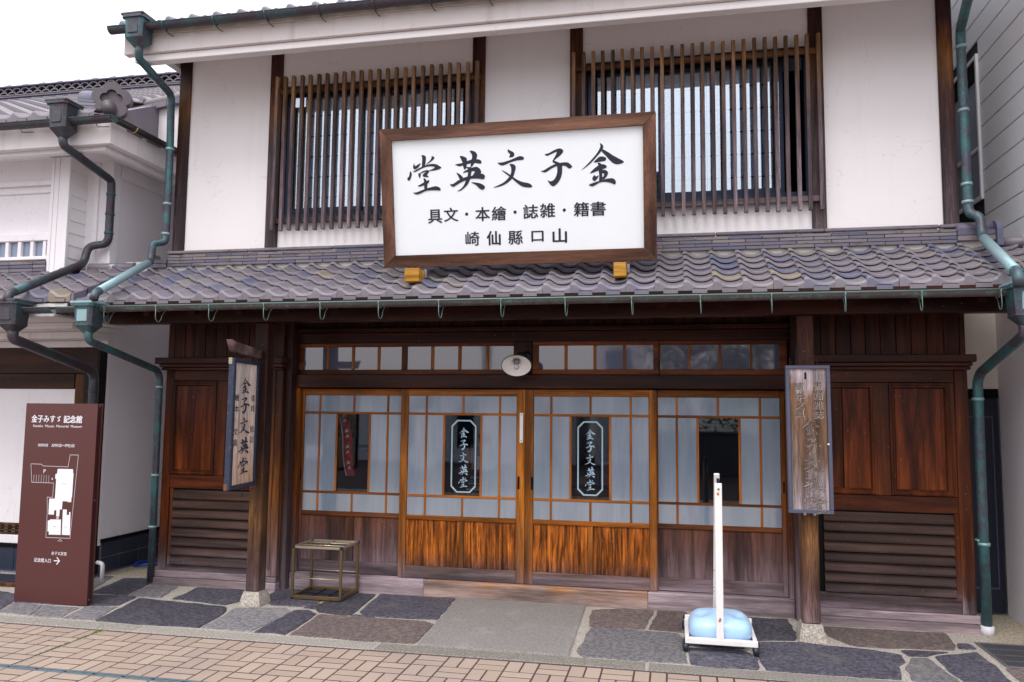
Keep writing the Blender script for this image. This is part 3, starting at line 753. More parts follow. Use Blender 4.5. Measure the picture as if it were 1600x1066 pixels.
# mossy expansion joint
box('joint_strip', -4.326, -4.314, -2.455, -1.60, -0.03, 0.0015, 'joint', street, 0)
box('joint_gap', -4.342, -4.3265, -2.455, -1.60, -0.03, 0.0008, 'black', street, 0)
ms = MB()
for k in range(330):
    c = random.choice([-1.62, -1.66, -1.74, -1.80, -1.82, -2.05, -2.12, -2.20, -2.0, -1.64])
    y = random.gauss(c, 0.03 if c < -1.7 else 0.02); xx = -4.338 + random.gauss(0, 0.006 if c < -1.68 else 0.018)
    a = random.uniform(0, 6.28); h = random.uniform(0.004, 0.014); w = 0.005
    y = max(-2.44, min(-1.595, y))
    ms.add([(xx - w * math.cos(a), y - w * math.sin(a), -0.004), (xx + w * math.cos(a), y + w * math.sin(a), -0.004), (xx + random.uniform(-.01, .01), y + random.uniform(-.01, .01), h)], [(0, 1, 2)])
tag(ms.build('moss', 'moss', None, 'stuff'), 'strip of green moss in the joint between street bricks', 'moss')

# ================================================================== THE SHOP
shop = thing('merchant_house', 'two-storey Japanese merchant house with white plaster, dark wood and clay-tiled eaves', 'building', (-1.35, 0.0, 0))
# --- upper wall plaster
Z0, Z1 = 3.20, 5.38
def plas(x0, x1, z0, z1): return box('plaster_panel', x0, x1, 0.0, 0.10, z0, z1, 'plaster', shop, 0)
plas(-4.895, -3.985, Z0, Z1); plas(-3.865, -1.875, 4.955, Z1); plas(-3.865, -1.875, Z0, 3.59)
plas(-1.76, -0.935, Z0, Z1); plas(-0.825, 1.175, 4.955, Z1); plas(-0.825, 1.175, Z0, 3.59); plas(1.285, 2.215, Z0, Z1)
for a, b, m in ((-5.02, -4.89, 'up_post'), (-3.99, -3.86, 'up_post2'), (-1.88, -1.755, 'up_post2'), (-.94, -.82, 'up_post2'), (1.17, 1.29, 'up_post2'), (2.21, 2.33, 'up_post')):
    box('upper_post', a, b, -0.022, 0.12, 3.19, 5.40, m, shop, 0.004)
# closing walls of the building
box('side_wall', -5.00, -4.93, 0.121, 7.5, 0.0, 5.6, 'plaster', shop, 0)
box('side_wall', 2.24, 2.31, 0.121, 7.5, 0.0, 5.6, 'grey_plaster', shop, 0)
box('rear_wall', -4.93, 2.24, 7.4, 7.5, 0.0, 5.6, 'plaster', shop, 0)
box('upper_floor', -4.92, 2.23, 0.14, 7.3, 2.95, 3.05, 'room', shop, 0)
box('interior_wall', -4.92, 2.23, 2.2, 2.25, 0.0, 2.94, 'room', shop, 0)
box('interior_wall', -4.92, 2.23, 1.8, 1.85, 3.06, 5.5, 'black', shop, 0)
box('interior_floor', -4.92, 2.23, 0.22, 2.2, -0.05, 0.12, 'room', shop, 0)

# --- windows behind the lattices
def window(x0, x1, shoji, glassx, label):
    w = link('window', None, ((x0 + x1) / 2, 0.05, 3.59), shop); w['label'] = label
    f = 0.055
    box('frame', x0, x1, 0.012, 0.10, 4.895, 4.953, 'alu_navy', w, 0.003); box('frame', x0, x1, 0.012, 0.10, 3.592, 3.650, 'alu_navy', w, 0.003)
    box('frame', x0, x0 + 0.04, 0.014, 0.10, 3.650, 4.895, 'alu_navy', w, 0.003); box('frame', x1 - 0.04, x1, 0.014, 0.10, 3.650, 4.895, 'alu_navy', w, 0.003)
    for k, (a, b) in enumerate(glassx):
        y = 0.03 + 0.028 * (k % 2)
        box('sash_stile', a, a + 0.035, y, y + 0.022, 3.655, 4.890, 'alu_navy', w, 0.002); box('sash_stile', b - 0.035, b, y, y + 0.022, 3.655, 4.890, 'alu_navy', w, 0.002)
        box('sash_rail', a + 0.035, b - 0.035, y + 0.001, y + 0.021, 4.850, 4.889, 'alu_navy', w, 0.002); box('sash_rail', a + 0.035, b - 0.035, y + 0.001, y + 0.021, 3.656, 3.705, 'alu_navy', w, 0.002)
        box('glass_pane', a + 0.035, b - 0.035, y + 0.008, y + 0.013, 3.705, 4.850, 'glass', w, 0)
    for (a, b) in shoji:
        n = max(2, round((b - a) / 0.11))
        box('shoji_paper', a, b, 0.130, 0.133, 3.62, 4.89, 'paper', w, 0)
        for e in (a, b - 0.028): box('shoji_stile', e, e + 0.028, 0.105, 0.128, 3.62, 4.89, 'muntin_dark', w, 0.002)
        mb = MB()
        for i in range(1, n): mb.box(a + (b - a) * i / n - 0.004, a + (b - a) * i / n + 0.004, 0.115, 0.127, 3.62, 4.89)
        for i in range(1, 6): mb.box(a + 0.03, b - 0.03, 0.112, 0.1265, 3.62 + 1.27 * i / 6 - 0.005, 3.62 + 1.27 * i / 6 + 0.005)
        mb.build('shoji_lath', 'muntin_dark', w)
window(-3.86, -1.88, [(-3.66, -3.12), (-3.10, -2.72), (-2.66, -2.17)], [(-3.815, -3.0), (-3.03, -2.36), (-2.40, -1.93)], 'dark aluminium window behind the left lattice, paper screens drawn in its middle')
window(-0.82, 1.17, [(-0.60, -0.10), (-0.06, 0.42), (0.42, 0.90)], [(-0.775, -0.1), (-0.13, 0.96), ], 'dark aluminium window behind the right lattice, open dark gap at its right end')

# --- lattices
def lattice(x0, x1, n, label):
    l = link('window_lattice', None, ((x0 + x1) / 2, -0.05, 3.456), shop); l['label'] = label
    for zc in (4.885, 3.565): box('lattice_rail', x0 + 0.0, x1 + 0.0, -0.058, -0.0225, zc - 0.025, zc + 0.025, 'rail', l, 0.003)
    for i in range(n):
        xc = x0 + 0.022 + (x1 - x0 - 0.044) * i / (n - 1) + random.uniform(-.002, .002)
        dz = random.uniform(-.004, .004)
        box('slat', xc - 0.0165, xc + 0.0165, -0.100, -0.0585, 3.456, 5.022, 'slat', l, 0.003).location.z += dz
lattice(-3.90, -1.795, 24, 'wooden bar lattice over the left upper window')
lattice(-0.915, 1.262, 25, 'wooden bar lattice over the right upper window')

# --- upper eave: plastered fascia, soffit, verge, tiles, gutter
ue = link('upper_roof', None, (-1.35, 0.5, 5.0), shop)
mb = MB()
mb.add([(-5.035, -0.66, 5.0), (2.44, -0.66, 5.0), (2.44, -0.66, 5.062), (-5.035, -0.66, 5.062), (-5.035, -0.60, 5.0), (2.44, -0.60, 5.0), (2.44, 0.12, 5.40), (-5.035, 0.12, 5.40), (-5.035, -0.60, 5.08), (2.44, -0.60, 5.08), (2.44, 0.12, 5.47), (-5.035, 0.12, 5.47)],
       [(0, 1, 2, 3), (0, 4, 5, 1), (4, 7, 6, 5), (3, 2, 9, 8), (8, 9, 10, 11), (0, 3, 8, 4), (4, 8, 11, 7), (1, 5, 9, 2), (5, 6, 10, 9)])
mb.build('soffit', 'plaster', ue)
box('fascia', -5.035, 2.44, -0.700, -0.664, 4.995, 5.060, 'plaster', ue, 0.004)
box('fascia', -5.13, 2.50, -0.735, -0.66, 5.064, 5.232, 'fascia', ue, 0.004)
mb = MB()
mb.add([(-5.125, -0.659, 5.235), (-5.125, 0.6, 5.255), (-5.125, 3.7, 6.6), (-5.125, 3.7, 7.2), (-5.125, -0.659, 5.30)], [(0, 1, 2, 3, 4)])
mb.add([(-5.036, -0.659, 5.235), (-5.036, 0.6, 5.255), (-5.036, 3.7, 6.6), (-5.036, 3.7, 7.2), (-5.036, -0.659, 5.30)], [(4, 3, 2, 1, 0)])
mb.add([(-5.125, -0.659, 5.235), (-5.036, -0.659, 5.235), (-5.036, 0.6, 5.255), (-5.125, 0.6, 5.255), (-5.125, 3.7, 6.6), (-5.036, 3.7, 6.6)], [(0, 1, 2, 3), (3, 2, 5, 4)])
mb.build('verge_board', 'fascia', ue)
mb = MB()
for s in (1, -1):
    if s == 1: q = [(-5.13, -0.73, 5.27), (2.50, -0.73, 5.27), (2.50, 3.7, 7.26), (-5.13, 3.7, 7.26)]
    else: q = [(-5.13, 3.7, 7.26), (2.50, 3.7, 7.26), (2.50, 8.1, 5.27), (-5.13, 8.1, 5.27)]
    mb.add(q + [(a, b, c - 0.036) for a, b, c in q], [(0, 1, 2, 3), (7, 6, 5, 4), (0, 4, 5, 1), (3, 7, 4, 0), (1, 5, 6, 2)])
mb.build('roof_deck', 'tile', ue)

TILE_U = [(0, .036), (.03, .045), (.13, .047), (.19, .041), (.32, .020), (.45, .005), (.60, 0.0), (.76, .002), (.90, .011), (1.0, .022), (1.03, .024)]
def tile_mesh(name, pitch, run, slope, eave, mat, thick=0.032, scale=1.0):
    """one clay pan tile: origin at its front left corner"""
    L = run * 1.22; vs, fs = [], []
    n = len(TILE_U)
    def row(y, dz):
        for u, h in TILE_U: vs.append((u * pitch, y, slope * y + h * scale + dz))
    row(0.0, -thick * 0.62); row(0.0, -0.004); row(0.004, 0.0); row(L, -thick * 1.15)
    for k in range(3):
        for i in range(n - 1): fs.append((k * n + i, k * n + i + 1, (k + 1) * n + i + 1, (k + 1) * n + i))
    fs.append((n, 0, 3 * n, 2 * n)); fs.append((0, n, 2 * n)) if False else None
    fs = [f for f in fs if f]
    # right side wall
    vs.append((TILE_U[-1][0] * pitch, L, slope * L + TILE_U[-1][1] * scale - thick * 1.6)); e = len(vs) - 1
    fs.append((n - 1, e, 4 * n - 1, 3 * n - 1)); fs.append((n - 1, 3 * n - 1, 2 * n - 1))
    # left side wall
    vs.append((0, L, slope * L - thick)); vs.append((0, 0, -0.006)); l1, l2 = len(vs) - 2, len(vs) - 1
    fs.append((l2, 2 * n, 3 * n, l1)); fs.append((l2, 0, n, 2 * n))
    if eave:
        b = len(vs)
        zb = -0.062
        for u, h in TILE_U[:-1]: vs.append((u * pitch, -0.006, h * scale - thick * 0.6))
        for u, h in TILE_U[:-1]: vs.append((u * pitch, -0.006, zb + (0.010 if (u < 0.13 or u > 0.9) else 0.0)))
        m = n - 1
        for i in range(m - 1): fs.append((b + m + i, b + m + i + 1, b + i + 1, b + i))
        for i in range(m - 1): fs.append((b + i, b + i + 1, n + i + 1, n + i))
        c = len(vs)
        for u, h in TILE_U[:-1]: vs.append((u * pitch, 0.02, zb + 0.004))
        for i in range(m - 1): fs.append((c + i, c + i + 1, b + m + i + 1, b + m + i))
        # raised plate; a black face above it paints the shade of a slot
        a0, a1 = 0.30 * pitch, 0.80 * pitch
        q = len(vs)
        vs += [(a0, -0.018, zb + 0.002), (a1, -0.018, zb + 0.002), (a1, -0.018, -0.030), (a0, -0.018, -0.026), (a0, -0.007, zb + 0.002), (a1, -0.007, zb + 0.002), (a1, -0.007, -0.030), (a0, -0.007, -0.026)]
        fs += [(q, q + 1, q + 2, q + 3), (q + 3, q + 2, q + 6, q + 7), (q + 1, q + 5, q + 6, q + 2), (q + 4, q, q + 3, q + 7), (q + 4, q + 5, q + 1, q)]
        q = len(vs)
        vs += [(a0 + .004, -0.0075, -0.026), (a1 - .004, -0.0075, -0.030), (a1 - .004, -0.0075, -0.0235), (a0 + .004, -0.0075, -0.020)]
        fs += [(q, q + 1, q + 2, q + 3)]
    me = bpy.data.meshes.new(name); me.from_pydata(vs, [], fs); me.materials.append(M[mat]); me.update()
    if eave:
        me.materials.append(M['black']); me.polygons[len(me.polygons) - 1].material_index = 1
    return me
UP = 0.247
te = tile_mesh('eave_tile', UP, 0.20, 0.45, True, 'tile'); tf = tile_mesh('roof_tile', UP, 0.20, 0.45, False, 'tile')
nx = int(7.6 / UP)
for i in range(nx):
    for k in range(2):
        link('roof_tile', te if k == 0 else tf, (-5.16 + i * UP, -0.78 + k * 0.20, 5.335 + k * 0.09), ue)
mb = MB()   # plaster bed under the eave tiles
mb.box(-5.12, 2.49, -0.75, -0.66, 5.233, 5.30); mb.build('tile_bed', 'mortar', ue)

def half_gutter(name, x0, x1, y, ztop, r, mats, parent, label=None, axis='x'):
    vs, fs = [], []; S = 10
    for e, xx in enumerate((x0, x1)):
        for rr in (r, r - 0.003):
            for k in range(S + 1):
                a = math.pi + math.pi * k / S
                if axis == 'x': vs.append((xx, y + rr * math.cos(a), ztop + rr * math.sin(a)))
                else: vs.append((y + rr * math.cos(a), xx, ztop + rr * math.sin(a)))
    n = S + 1
    for k in range(S):
        fs.append((k, k + 1, 2 * n + k + 1, 2 * n + k)); fs.append((n + k + 1, n + k, 3 * n + k, 3 * n + k + 1))
        for e in (0, 2): fs.append((e * n + k, e * n + n + k, e * n + n + k + 1, e * n + k + 1))
    o = mesh_obj(name, vs, fs, mats[0], parent, smooth_=False, label=label)
    for s in (0,):
        yy = y - r
        if axis == 'x': a, b = (x0, yy, ztop), (x1, yy, ztop)
        else: a, b = (y + r, x0, ztop), (y + r, x1, ztop)
        v, f = tube_geo([a, b], 0.007, 8); mesh_obj('gutter_bead', v, f, mats[1], o, smooth_=True)
    # closed end
    return o
ug = half_gutter('gutter', -5.20, 2.56, -0.84, 5.275, 0.052, ('cu_purple', 'cu_mid'), shop, 'dark copper gutter along the upper eave')
def end_cap(parent, x, y, z, r, mat):
    pts = [(x, y + r * math.cos(math.pi + math.pi * k / 10), z + r * math.sin(math.pi + math.pi * k / 10)) for k in range(11)]
    mesh_obj('gutter_end', pts + [(p[0] + 0.004, p[1], p[2]) for p in pts], [tuple(range(11)), tuple(range(21, 10, -1))], mat, parent)
end_cap(ug, -5.203, -0.84, 5.275, 0.052, 'cu_mid')
for i in range(16):   # bands and hooks
    x = -4.62 + i * 0.515
    if x > 2.5: break
    v, f = tube_geo([(x, -0.84 + 0.056 * math.cos(math.pi + math.pi * k / 8), 5.275 + 0.056 * math.sin(math.pi + math.pi * k / 8)) for k in range(9)], 0.007, 6)
    mesh_obj('gutter_band', v, f, 'cu_mid', ug, smooth_=True)
    v, f = tube_geo([(x, -0.84, 5.215), (x + 0.01, -0.78, 5.195), (x + 0.015, -0.74, 5.20)], 0.004, 6); mesh_obj('hook', v, f, 'iron', ug)

def hopper(name, x, y, zt, zb, w, mat, parent, mat2=None, wt=None):
    """rain hopper: flared rim, square box, tapering throat"""
    rows = [(zt, w * 1.18), (zt - 0.028, w * 1.18), (zt - 0.030, w), (zt - (zt - zb) * 0.72, w * 0.88), (zt - (zt - zb) * 0.74, w * 0.93), (zb, 0.055)]
    vs, fs = [], []
    for z, ww in rows:
        h = ww / 2; c = h * 0.78
        vs += [(x - h, y - c, z), (x - c, y - h, z), (x + c, y - h, z), (x + h, y - c, z), (x + h, y + c, z), (x + c, y + h, z), (x - c, y + h, z), (x - h, y + c, z)]
    for k in range(len(rows) - 1):
        for i in range(8): fs.append((k * 8 + i, (k + 1) * 8 + i, (k + 1) * 8 + (i + 1) % 8, k * 8 + (i + 1) % 8))
    fs.append(tuple(range(8))); fs.append(tuple(range(len(rows) * 8 - 1, len(rows) * 8 - 9, -1)))
    o = mesh_obj(name, vs, fs, mat, parent)
    box('rim', x - w * 0.60, x + w * 0.60, y - w * 0.60, y + w * 0.60, zt - 0.006, zt + 0.016, mat2 or mat, o, 0.005)
    box('raised_plate', x - w * 0.27, x + w * 0.27, y - w * 0.5 - 0.001, y - w * 0.42, zt - (zt - zb) * 0.62, zt - 0.055, mat2 or mat, o, 0.006)
    return o
def collar(parent, p, d, r, mat):
    p = Vector(p); d = Vector(d).normalized()
    v, f = tube_geo([p - d * 0.012, p + d * 0.012], r, 14); mesh_obj('collar', v, f, mat, parent, smooth_=True)

hopper('rain_hopper', -4.895, -0.84, 5.345, 5.06, 0.195, 'cu_mid', shop, 'cu_purple')
dp = tube('downpipe', [(-4.885, -0.84, 5.08), (-4.905, -0.82, 4.98), (-5.045, -0.115, 4.915), (-5.05, -0.085, 4.3), (-5.05, -0.085, 3.43), (-5.05, -0.10, 3.385), (-5.135, -0.17, 3.36), (-5.125, -0.19, 3.17), (-4.93, -1.17, 2.70), (-4.925, -1.19, 2.64)], 0.037, 'cu_mid', shop, 0.07, 14, 'copper downpipe stepping down the left edge of the plaster')
for p, d in (((-5.048, -0.09, 4.83), (0, 0, 1)), ((-5.05, -0.085, 4.35), (0, 0, 1)), ((-5.05, -0.085, 3.78), (0, 0, 1)), ((-5.05, -0.085, 3.47), (0, 0, 1))): collar(dp, p, d, 0.043, 'cu_green')
v, f = tube_geo([Vector((-5.125, -0.19, 3.17)).lerp((-4.93, -1.17, 2.70), t) for t in (0.07, 0.94)], 0.0385, 14); mesh_obj('washed_section', v, f, 'cu_green', dp, smooth_=True)
hopper('rain_hopper', 2.215, -0.84, 5.345, 5.06, 0.195, 'cu_mid', shop, 'cu_purple')
dp = tube('downpipe', [(2.215, -0.84, 5.10), (2.225, -0.82, 5.00), (2.365, -0.115, 4.94), (2.372, -0.085, 4.85), (2.375, -0.085, 3.44), (2.38, -0.10, 3.37), (2.44, -0.15, 3.33), (2.435, -0.19, 3.155), (2.30, -1.17, 2.69), (2.30, -1.19, 2.6)], 0.038, 'cu_mid', shop, 0.07, 14, 'green copper downpipe at the right edge of the plaster')
for z in (4.80, 4.25, 3.62, 3.47): collar(dp, (2.373, -0.085, z), (0, 0, 1), 0.044, 'cu_green')
v, f = tube_geo([Vector((2.435, -0.19, 3.155)).lerp((2.30, -1.17, 2.69), t) for t in (0.07, 0.94)], 0.0395, 14); mesh_obj('washed_section', v, f, 'cu_green', dp, smooth_=True)

# --- pent roof
pr = link('pent_roof', None, (-1.35, -0.5, 2.6), shop)
SL = 0.48; P_ = 0.221; X0 = -5.52
def zr(y): return 3.115 + SL * (y + 0.1) - 0.036      # trough surface of the tiles
te2 = tile_mesh('eave_tile', P_, 0.16, SL, True, 'tile'); tf2 = tile_mesh('roof_tile', P_, 0.16, SL, False, 'tile')
xoff = 2.07 - math.floor((2.07 - X0) / P_) * P_
nt = 0
for i in range(38):
    x = xoff + i * P_ - 0.012
    if x > 2.72: break
    for k in range(6):
        y = -0.90 + k * 0.16
        o = link('roof_tile', te2 if k == 0 else tf2, (x + random.uniform(-.002, .002), y + random.uniform(-.003, .003), zr(y) + random.uniform(-.0015, .0015)), pr); nt += 1
mb = MB()
q = [(X0, -0.93, zr(-0.93) - 0.075), (2.76, -0.93, zr(-0.93) - 0.075), (2.76, 0.0, zr(0) - 0.075), (X0, 0.0, zr(0) - 0.075)]
mb.add(q + [(a, b, c - 0.03) for a, b, c in q], [(0, 1, 2, 3), (7, 6, 5, 4), (0, 4, 5, 1), (3, 7, 4, 0), (1, 5, 6, 2), (2, 6, 7, 3)])
mb.build('roof_deck', 'dark', pr)
box('eave_board', X0 + 0.1, 2.62, -0.915, -0.885, 2.575, 2.655, 'dark', pr, 0.002)
x = -5.1
while x < 2.7:
    mb = MB()
    mb.add([(x - .028, -0.87, 2.535), (x + .028, -0.87, 2.535), (x + .028, 0.0, 2.93), (x - .028, 0.0, 2.93), (x - .028, -0.87, 2.60), (x + .028, -0.87, 2.60), (x + .028, 0.0, 2.985), (x - .028, 0.0, 2.985)],
           [(3, 2, 1, 0), (4, 5, 6, 7), (0, 1, 5, 4), (1, 2, 6, 5), (3, 0, 4, 7)])
    mb.build('rafter', 'dark', pr); x += 0.455
box('eave_beam', -5.19, 2.46, -0.665, -0.545, 2.488, 2.615, 'lintel', shop, 0.004)
# mortar and stacked ridge tiles against the wall
box('ridge_mortar', X0, 2.60, -0.045, -0.001, 3.02, 3.20, 'mortar', pr, 0)
for c in range(4):
    z = 3.135 + c * 0.032; y = -0.075 - 0.0 + c * 0.006
    x = -5.03 - (0.14 if c % 2 else 0.0)
    while x < 2.29:
        a = max(x, -5.03); b = min(x + 0.278, 2.29)
        if b - a > 0.04: box('ridge_tile', a, b, y + random.uniform(-.003, .003), -0.0015, z, z + 0.0275, 'noshi', pr, 0.003)
        x += 0.282
x = -5.04
while x < 2.29:
    b = min(x + 0.9, 2.29); box('ridge_cap_tile', x, b - 0.003, -0.072, -0.024, 3.265, 3.296, 'noshi', pr, 0.008); x += 0.9
for k in range(2):
    box('ridge_tile', 2.292, 2.575, -0.085, 0.25, 3.150 + k * 0.045, 3.192 + k * 0.045, 'noshi', pr, 0.003)
    box('ridge_tile', -5.21, -5.035, -0.085, 0.20, 3.125 + k * 0.045, 3.167 + k * 0.045, 'noshi', pr, 0.003)
def cap_roll(name, p0, p1, r, mat, parent):
    v, f = tube_geo([p0, p1], r, 14); return mesh_obj(name, v, f, mat, parent, smooth_=True)
cap_roll('ridge_roll', (2.292, 0.0, 3.262), (2.575, 0.0, 3.262), 0.055, 'tile', pr)
# end ornament of the pent ridge
mb = MB()
pts = [(-0.085 + 0.085 * math.cos(a), 3.225 + 0.095 * math.sin(a)) for a in [math.pi * k / 8 for k in range(9)]]
ring = [(0.09, 3.10)] + [(0.09 if k == 0 else -0.0 + 0.09 * math.cos(math.pi * k / 8), 3.245 + 0.075 * math.sin(math.pi * k / 8)) for k in range(9)] + [(-0.09, 3.10)]
nn = len(ring)
for xx in (2.577, 2.622): mb.v += [(xx, y - 0.02, z) for y, z in ring]
mb.f = [tuple(range(nn))[::-1], tuple(range(nn, 2 * nn))] + [(i, (i + 1) % nn, nn + (i + 1) % nn, nn + i) for i in range(nn)]; mb.mi = [0] * len(mb.f)
mb.build('ridge_end_tile', 'tile', pr)
cap_roll('ridge_roll', (2.63, -0.02, 3.135), (2.99, -0.02, 3.135), 0.045, 'tile', pr)
cap_roll('ridge_roll', (-5.42, 0.05, 3.10), (-5.20, 0.02, 3.115), 0.045, 'tile', pr)
box('ridge_end_tile', -5.225, -5.185, -0.10, 0.05, 3.10, 3.27, 'tile', pr, 0.02)

# lower gutter, hooks, hoppers, downpipes
lg = half_gutter('gutter', -5.44, 2.31, -1.0, 2.600, 0.045, ('cu_gutter', 'cu_rim'), shop, 'streaked copper gutter with green rim along the pent roof')
end_cap(lg, -5.443, -1.0, 2.600, 0.045, 'cu_rim')
for i in range(15):
    x = -4.935 + i * 0.5125
    cv = [(x, -1.0 + 0.049 * math.cos(math.pi + math.pi * k / 6), 2.600 + 0.049 * math.sin(math.pi + math.pi * k / 6)) for k in range(7)]
    v, f = tube_geo(cv, 0.0065, 6); h = mesh_obj('gutter_hook', v, f, 'cu_rim', lg, smooth_=True)
    jp = [(x, -1.045, 2.575), (x + .002, -1.045, 2.49), (x + .004, -1.03, 2.462), (x + .006, -1.0, 2.458), (x + .008, -0.975, 2.485), (x + .008, -0.96, 2.53), (x + .008, -0.90, 2.585)]
    v, f = tube_geo(rounded(jp, 0.015, 3), 0.0034, 6); mesh_obj('hook_tail', v, f, 'cu_rim', h, smooth_=True)
hopper('rain_hopper', -5.095, -1.03, 2.625, 2.36, 0.19, 'cu_mid', shop, 'cu_green')
hopper('rain_hopper', 2.385, -1.05, 2.625, 2.33, 0.20, 'cu_mid', shop, 'cu_green')
dp = tube('downpipe', [(-5.085, -1.04, 2.40), (-5.085, -1.04, 2.30), (-5.04, -0.13, 2.085), (-5.045, -0.075, 2.02), (-5.04, -0.075, 1.0), (-5.035, -0.075, 0.02)], 0.034, 'cu_mid', shop, 0.07, 14, 'slim green copper downpipe beside the left wooden wing')
for z in (1.92, 1.05, 0.55): collar(dp, (-5.042, -0.075, z), (0, 0, 1), 0.040, 'cu_green')
dp = tube('downpipe', [(2.375, -1.05, 2.36), (2.375, -1.05, 2.28), (2.395, -0.15, 2.06), (2.395, -0.075, 1.99), (2.39, -0.075, 1.0), (2.39, -0.075, 0.06)], 0.038, 'cu_mid', shop, 0.07, 14, 'green and purple copper downpipe beside the right wooden wing')
for z in (1.85, 0.70): collar(dp, (2.392, -0.075, z), (0, 0, 1), 0.045, 'cu_green')
v, f = tube_geo([(2.39, -0.075, -0.01), (2.39, -0.075, 0.07)], 0.05, 16); mesh_obj('pipe_foot', v, f, 'pvc', dp, smooth_=True)

# --- ground floor wings
def framed_panel(x0, x1, z0, z1, y, parent, split=False):
    """sunk field inside a mitred moulding"""
    mb = MB()
    rings = [(0.0, -0.000), (0.0, -0.012), (0.014, -0.016), (0.024, -0.008), (0.034, -0.010), (0.046, 0.012)]
    for ins, dy in rings:
        mb.v += [(x0 + ins, y + dy, z0 + ins), (x1 - ins, y + dy, z0 + ins), (x1 - ins, y + dy, z1 - ins), (x0 + ins, y + dy, z1 - ins)]
    for k in range(len(rings) - 1):
        for i in range(4): mb.f.append((k * 4 + i, k * 4 + (i + 1) % 4, (k + 1) * 4 + (i + 1) % 4, (k + 1) * 4 + i)); mb.mi.append(0)
    mb.build('panel_moulding', 'wing_z', parent)
    a, b, c, d = x0 + 0.044, x1 - 0.044, z0 + 0.044, z1 - 0.044
    if split:
        m = a + (b - a) * 0.42
        box('panel_board', a, m - 0.003, y + 0.010, y + 0.03, c, d, 'panel_red', parent, 0.003); box('panel_board', m + 0.003, b, y + 0.010, y + 0.03, c, d, 'panel_red', parent, 0.003)
    else: box('panel_board', a, b, y + 0.010, y + 0.03, c, d, 'panel_red', parent, 0.003)
def wing(xa, xb, panels, louv, side, label):
    w = link('wall_wing', None, ((xa + xb) / 2, -0.03, 0), shop); w['label'] = label
    Y = -0.03
    xo0, xo1 = (xa - 0.055, xb) if side < 0 else (xa, xb + 0.04)
    box('sill', xo0, xo1, Y - 0.055, 0.05, -0.01, 0.068, 'sill', w, 0.006)
    box('sill_step', xo0 + (0.02 if side < 0 else 0), xo1 - (0.02 if side > 0 else 0), Y - 0.03, 0.05, 0.069, 0.132, 'sill', w, 0.006)
    box('backing', xa + 0.01, xb - 0.01, Y + 0.03, Y + 0.05, 0.135, 2.56, 'black_wood', w, 0)
    fr = (xa, xa + 0.09) if side < 0 else (xb - 0.10, xb)
    box('corner_stile', fr[0], fr[1], Y - 0.004, Y + 0.03, 0.133, 2.085, 'wing_z', w, 0.004)
    ia, ib = (xa + 0.092, xb) if side < 0 else (xa, xb - 0.102)
    box('bottom_rail', ia, ib, Y - 0.002, Y + 0.03, 0.133, 0.185 if side < 0 else 0.255, 'wing_x', w, 0.003)
    box('middle_rail', ia, ib, Y - 0.002, Y + 0.03, 0.925, 1.055, 'wing_x', w, 0.003)
    box('top_rail', ia, ib, Y - 0.002, Y + 0.03, 1.985, 2.085, 'wing_x', w, 0.003)
    # louvres
    l0, l1 = louv
    box('louvre_stile', l1 + 0.002 if side > 0 else l0 - 0.035, (ib if side > 0 else l0 - 0.002), Y - 0.003, Y + 0.029, 0.186 if side < 0 else 0.256, 0.923, 'wing_z', w, 0.003)
    zb, zt = (0.190, 0.915) if side < 0 else (0.262, 0.918)
    n = 8; st = (zt - zb) / n
    for k in range(n):
        z = zb + k * st
        mb = MB()
        c = [(Y + 0.020, z + st - 0.006), (Y + 0.008, z + st - 0.006), (Y - 0.020, z + 0.016), (Y - 0.020, z + 0.003), (Y - 0.006, z + 0.003)]
        mb.v = [(l0, y, zz) for y, zz in c] + [(l1, y, zz) for y, zz in c]
        mb.f = [(0, 1, 2, 3, 4), (9, 8, 7, 6, 5)] + [(i, i + 5, (i + 1) % 5 + 5, (i + 1) % 5) for i in range(5)]; mb.mi = [0] * 7
        mb.build('louvre', 'louvre', w)
    # framed panels with stiles between
    edges = [ia] + [e for p in panels for e in p[:2]] + [ib]
    for k in range(0, len(edges), 2):
        if edges[k + 1] - edges[k] > 0.012: box('panel_stile', edges[k] + 0.001, edges[k + 1] - 0.001, Y - 0.001, Y + 0.029, 1.057, 1.983, 'wing_z', w, 0.003)
    for p in panels: framed_panel(p[0], p[1], 1.062, 1.978, Y + 0.002, w, p[2])
    # cornice
    box('cornice', xo0 - (0.03 if side < 0 else 0), xo1 + (0.01 if side > 0 else 0), Y - 0.085, Y + 0.03, 2.150, 2.212, 'wing_x', w, 0.006)
    box('cornice_step', xo0 + 0.0, xo1 - 0.01, Y - 0.055, Y + 0.03, 2.118, 2.148, 'wing_x', w, 0.006)
    box('cornice_bead', xo0 + 0.012, xo1 - 0.02, Y - 0.035, Y + 0.03, 2.087, 2.116, 'wing_x', w, 0.008)
    # planks above
    x = xa + (0.07 if side < 0 else 0.06); pl = [xa, x]
    while x < xb - 0.02: x += random.uniform(0.112, 0.128); pl.append(min(x, xb))
    for a, b in zip(pl, pl[1:]):
        if b - a > 0.02: box('plank', a + 0.002, b - 0.002, Y + random.uniform(0.0, 0.006), Y + 0.028, 2.2135, 2.60, 'plank', w, 0.003)
    return w
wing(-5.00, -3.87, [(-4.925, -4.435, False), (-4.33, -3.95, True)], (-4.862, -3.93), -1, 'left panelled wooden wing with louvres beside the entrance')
wing(1.15, 2.335, [(1.175, 1.625, True), (1.735, 2.20, False)], (1.20, 2.19), 1, 'right panelled wooden wing with two framed panels and louvres')

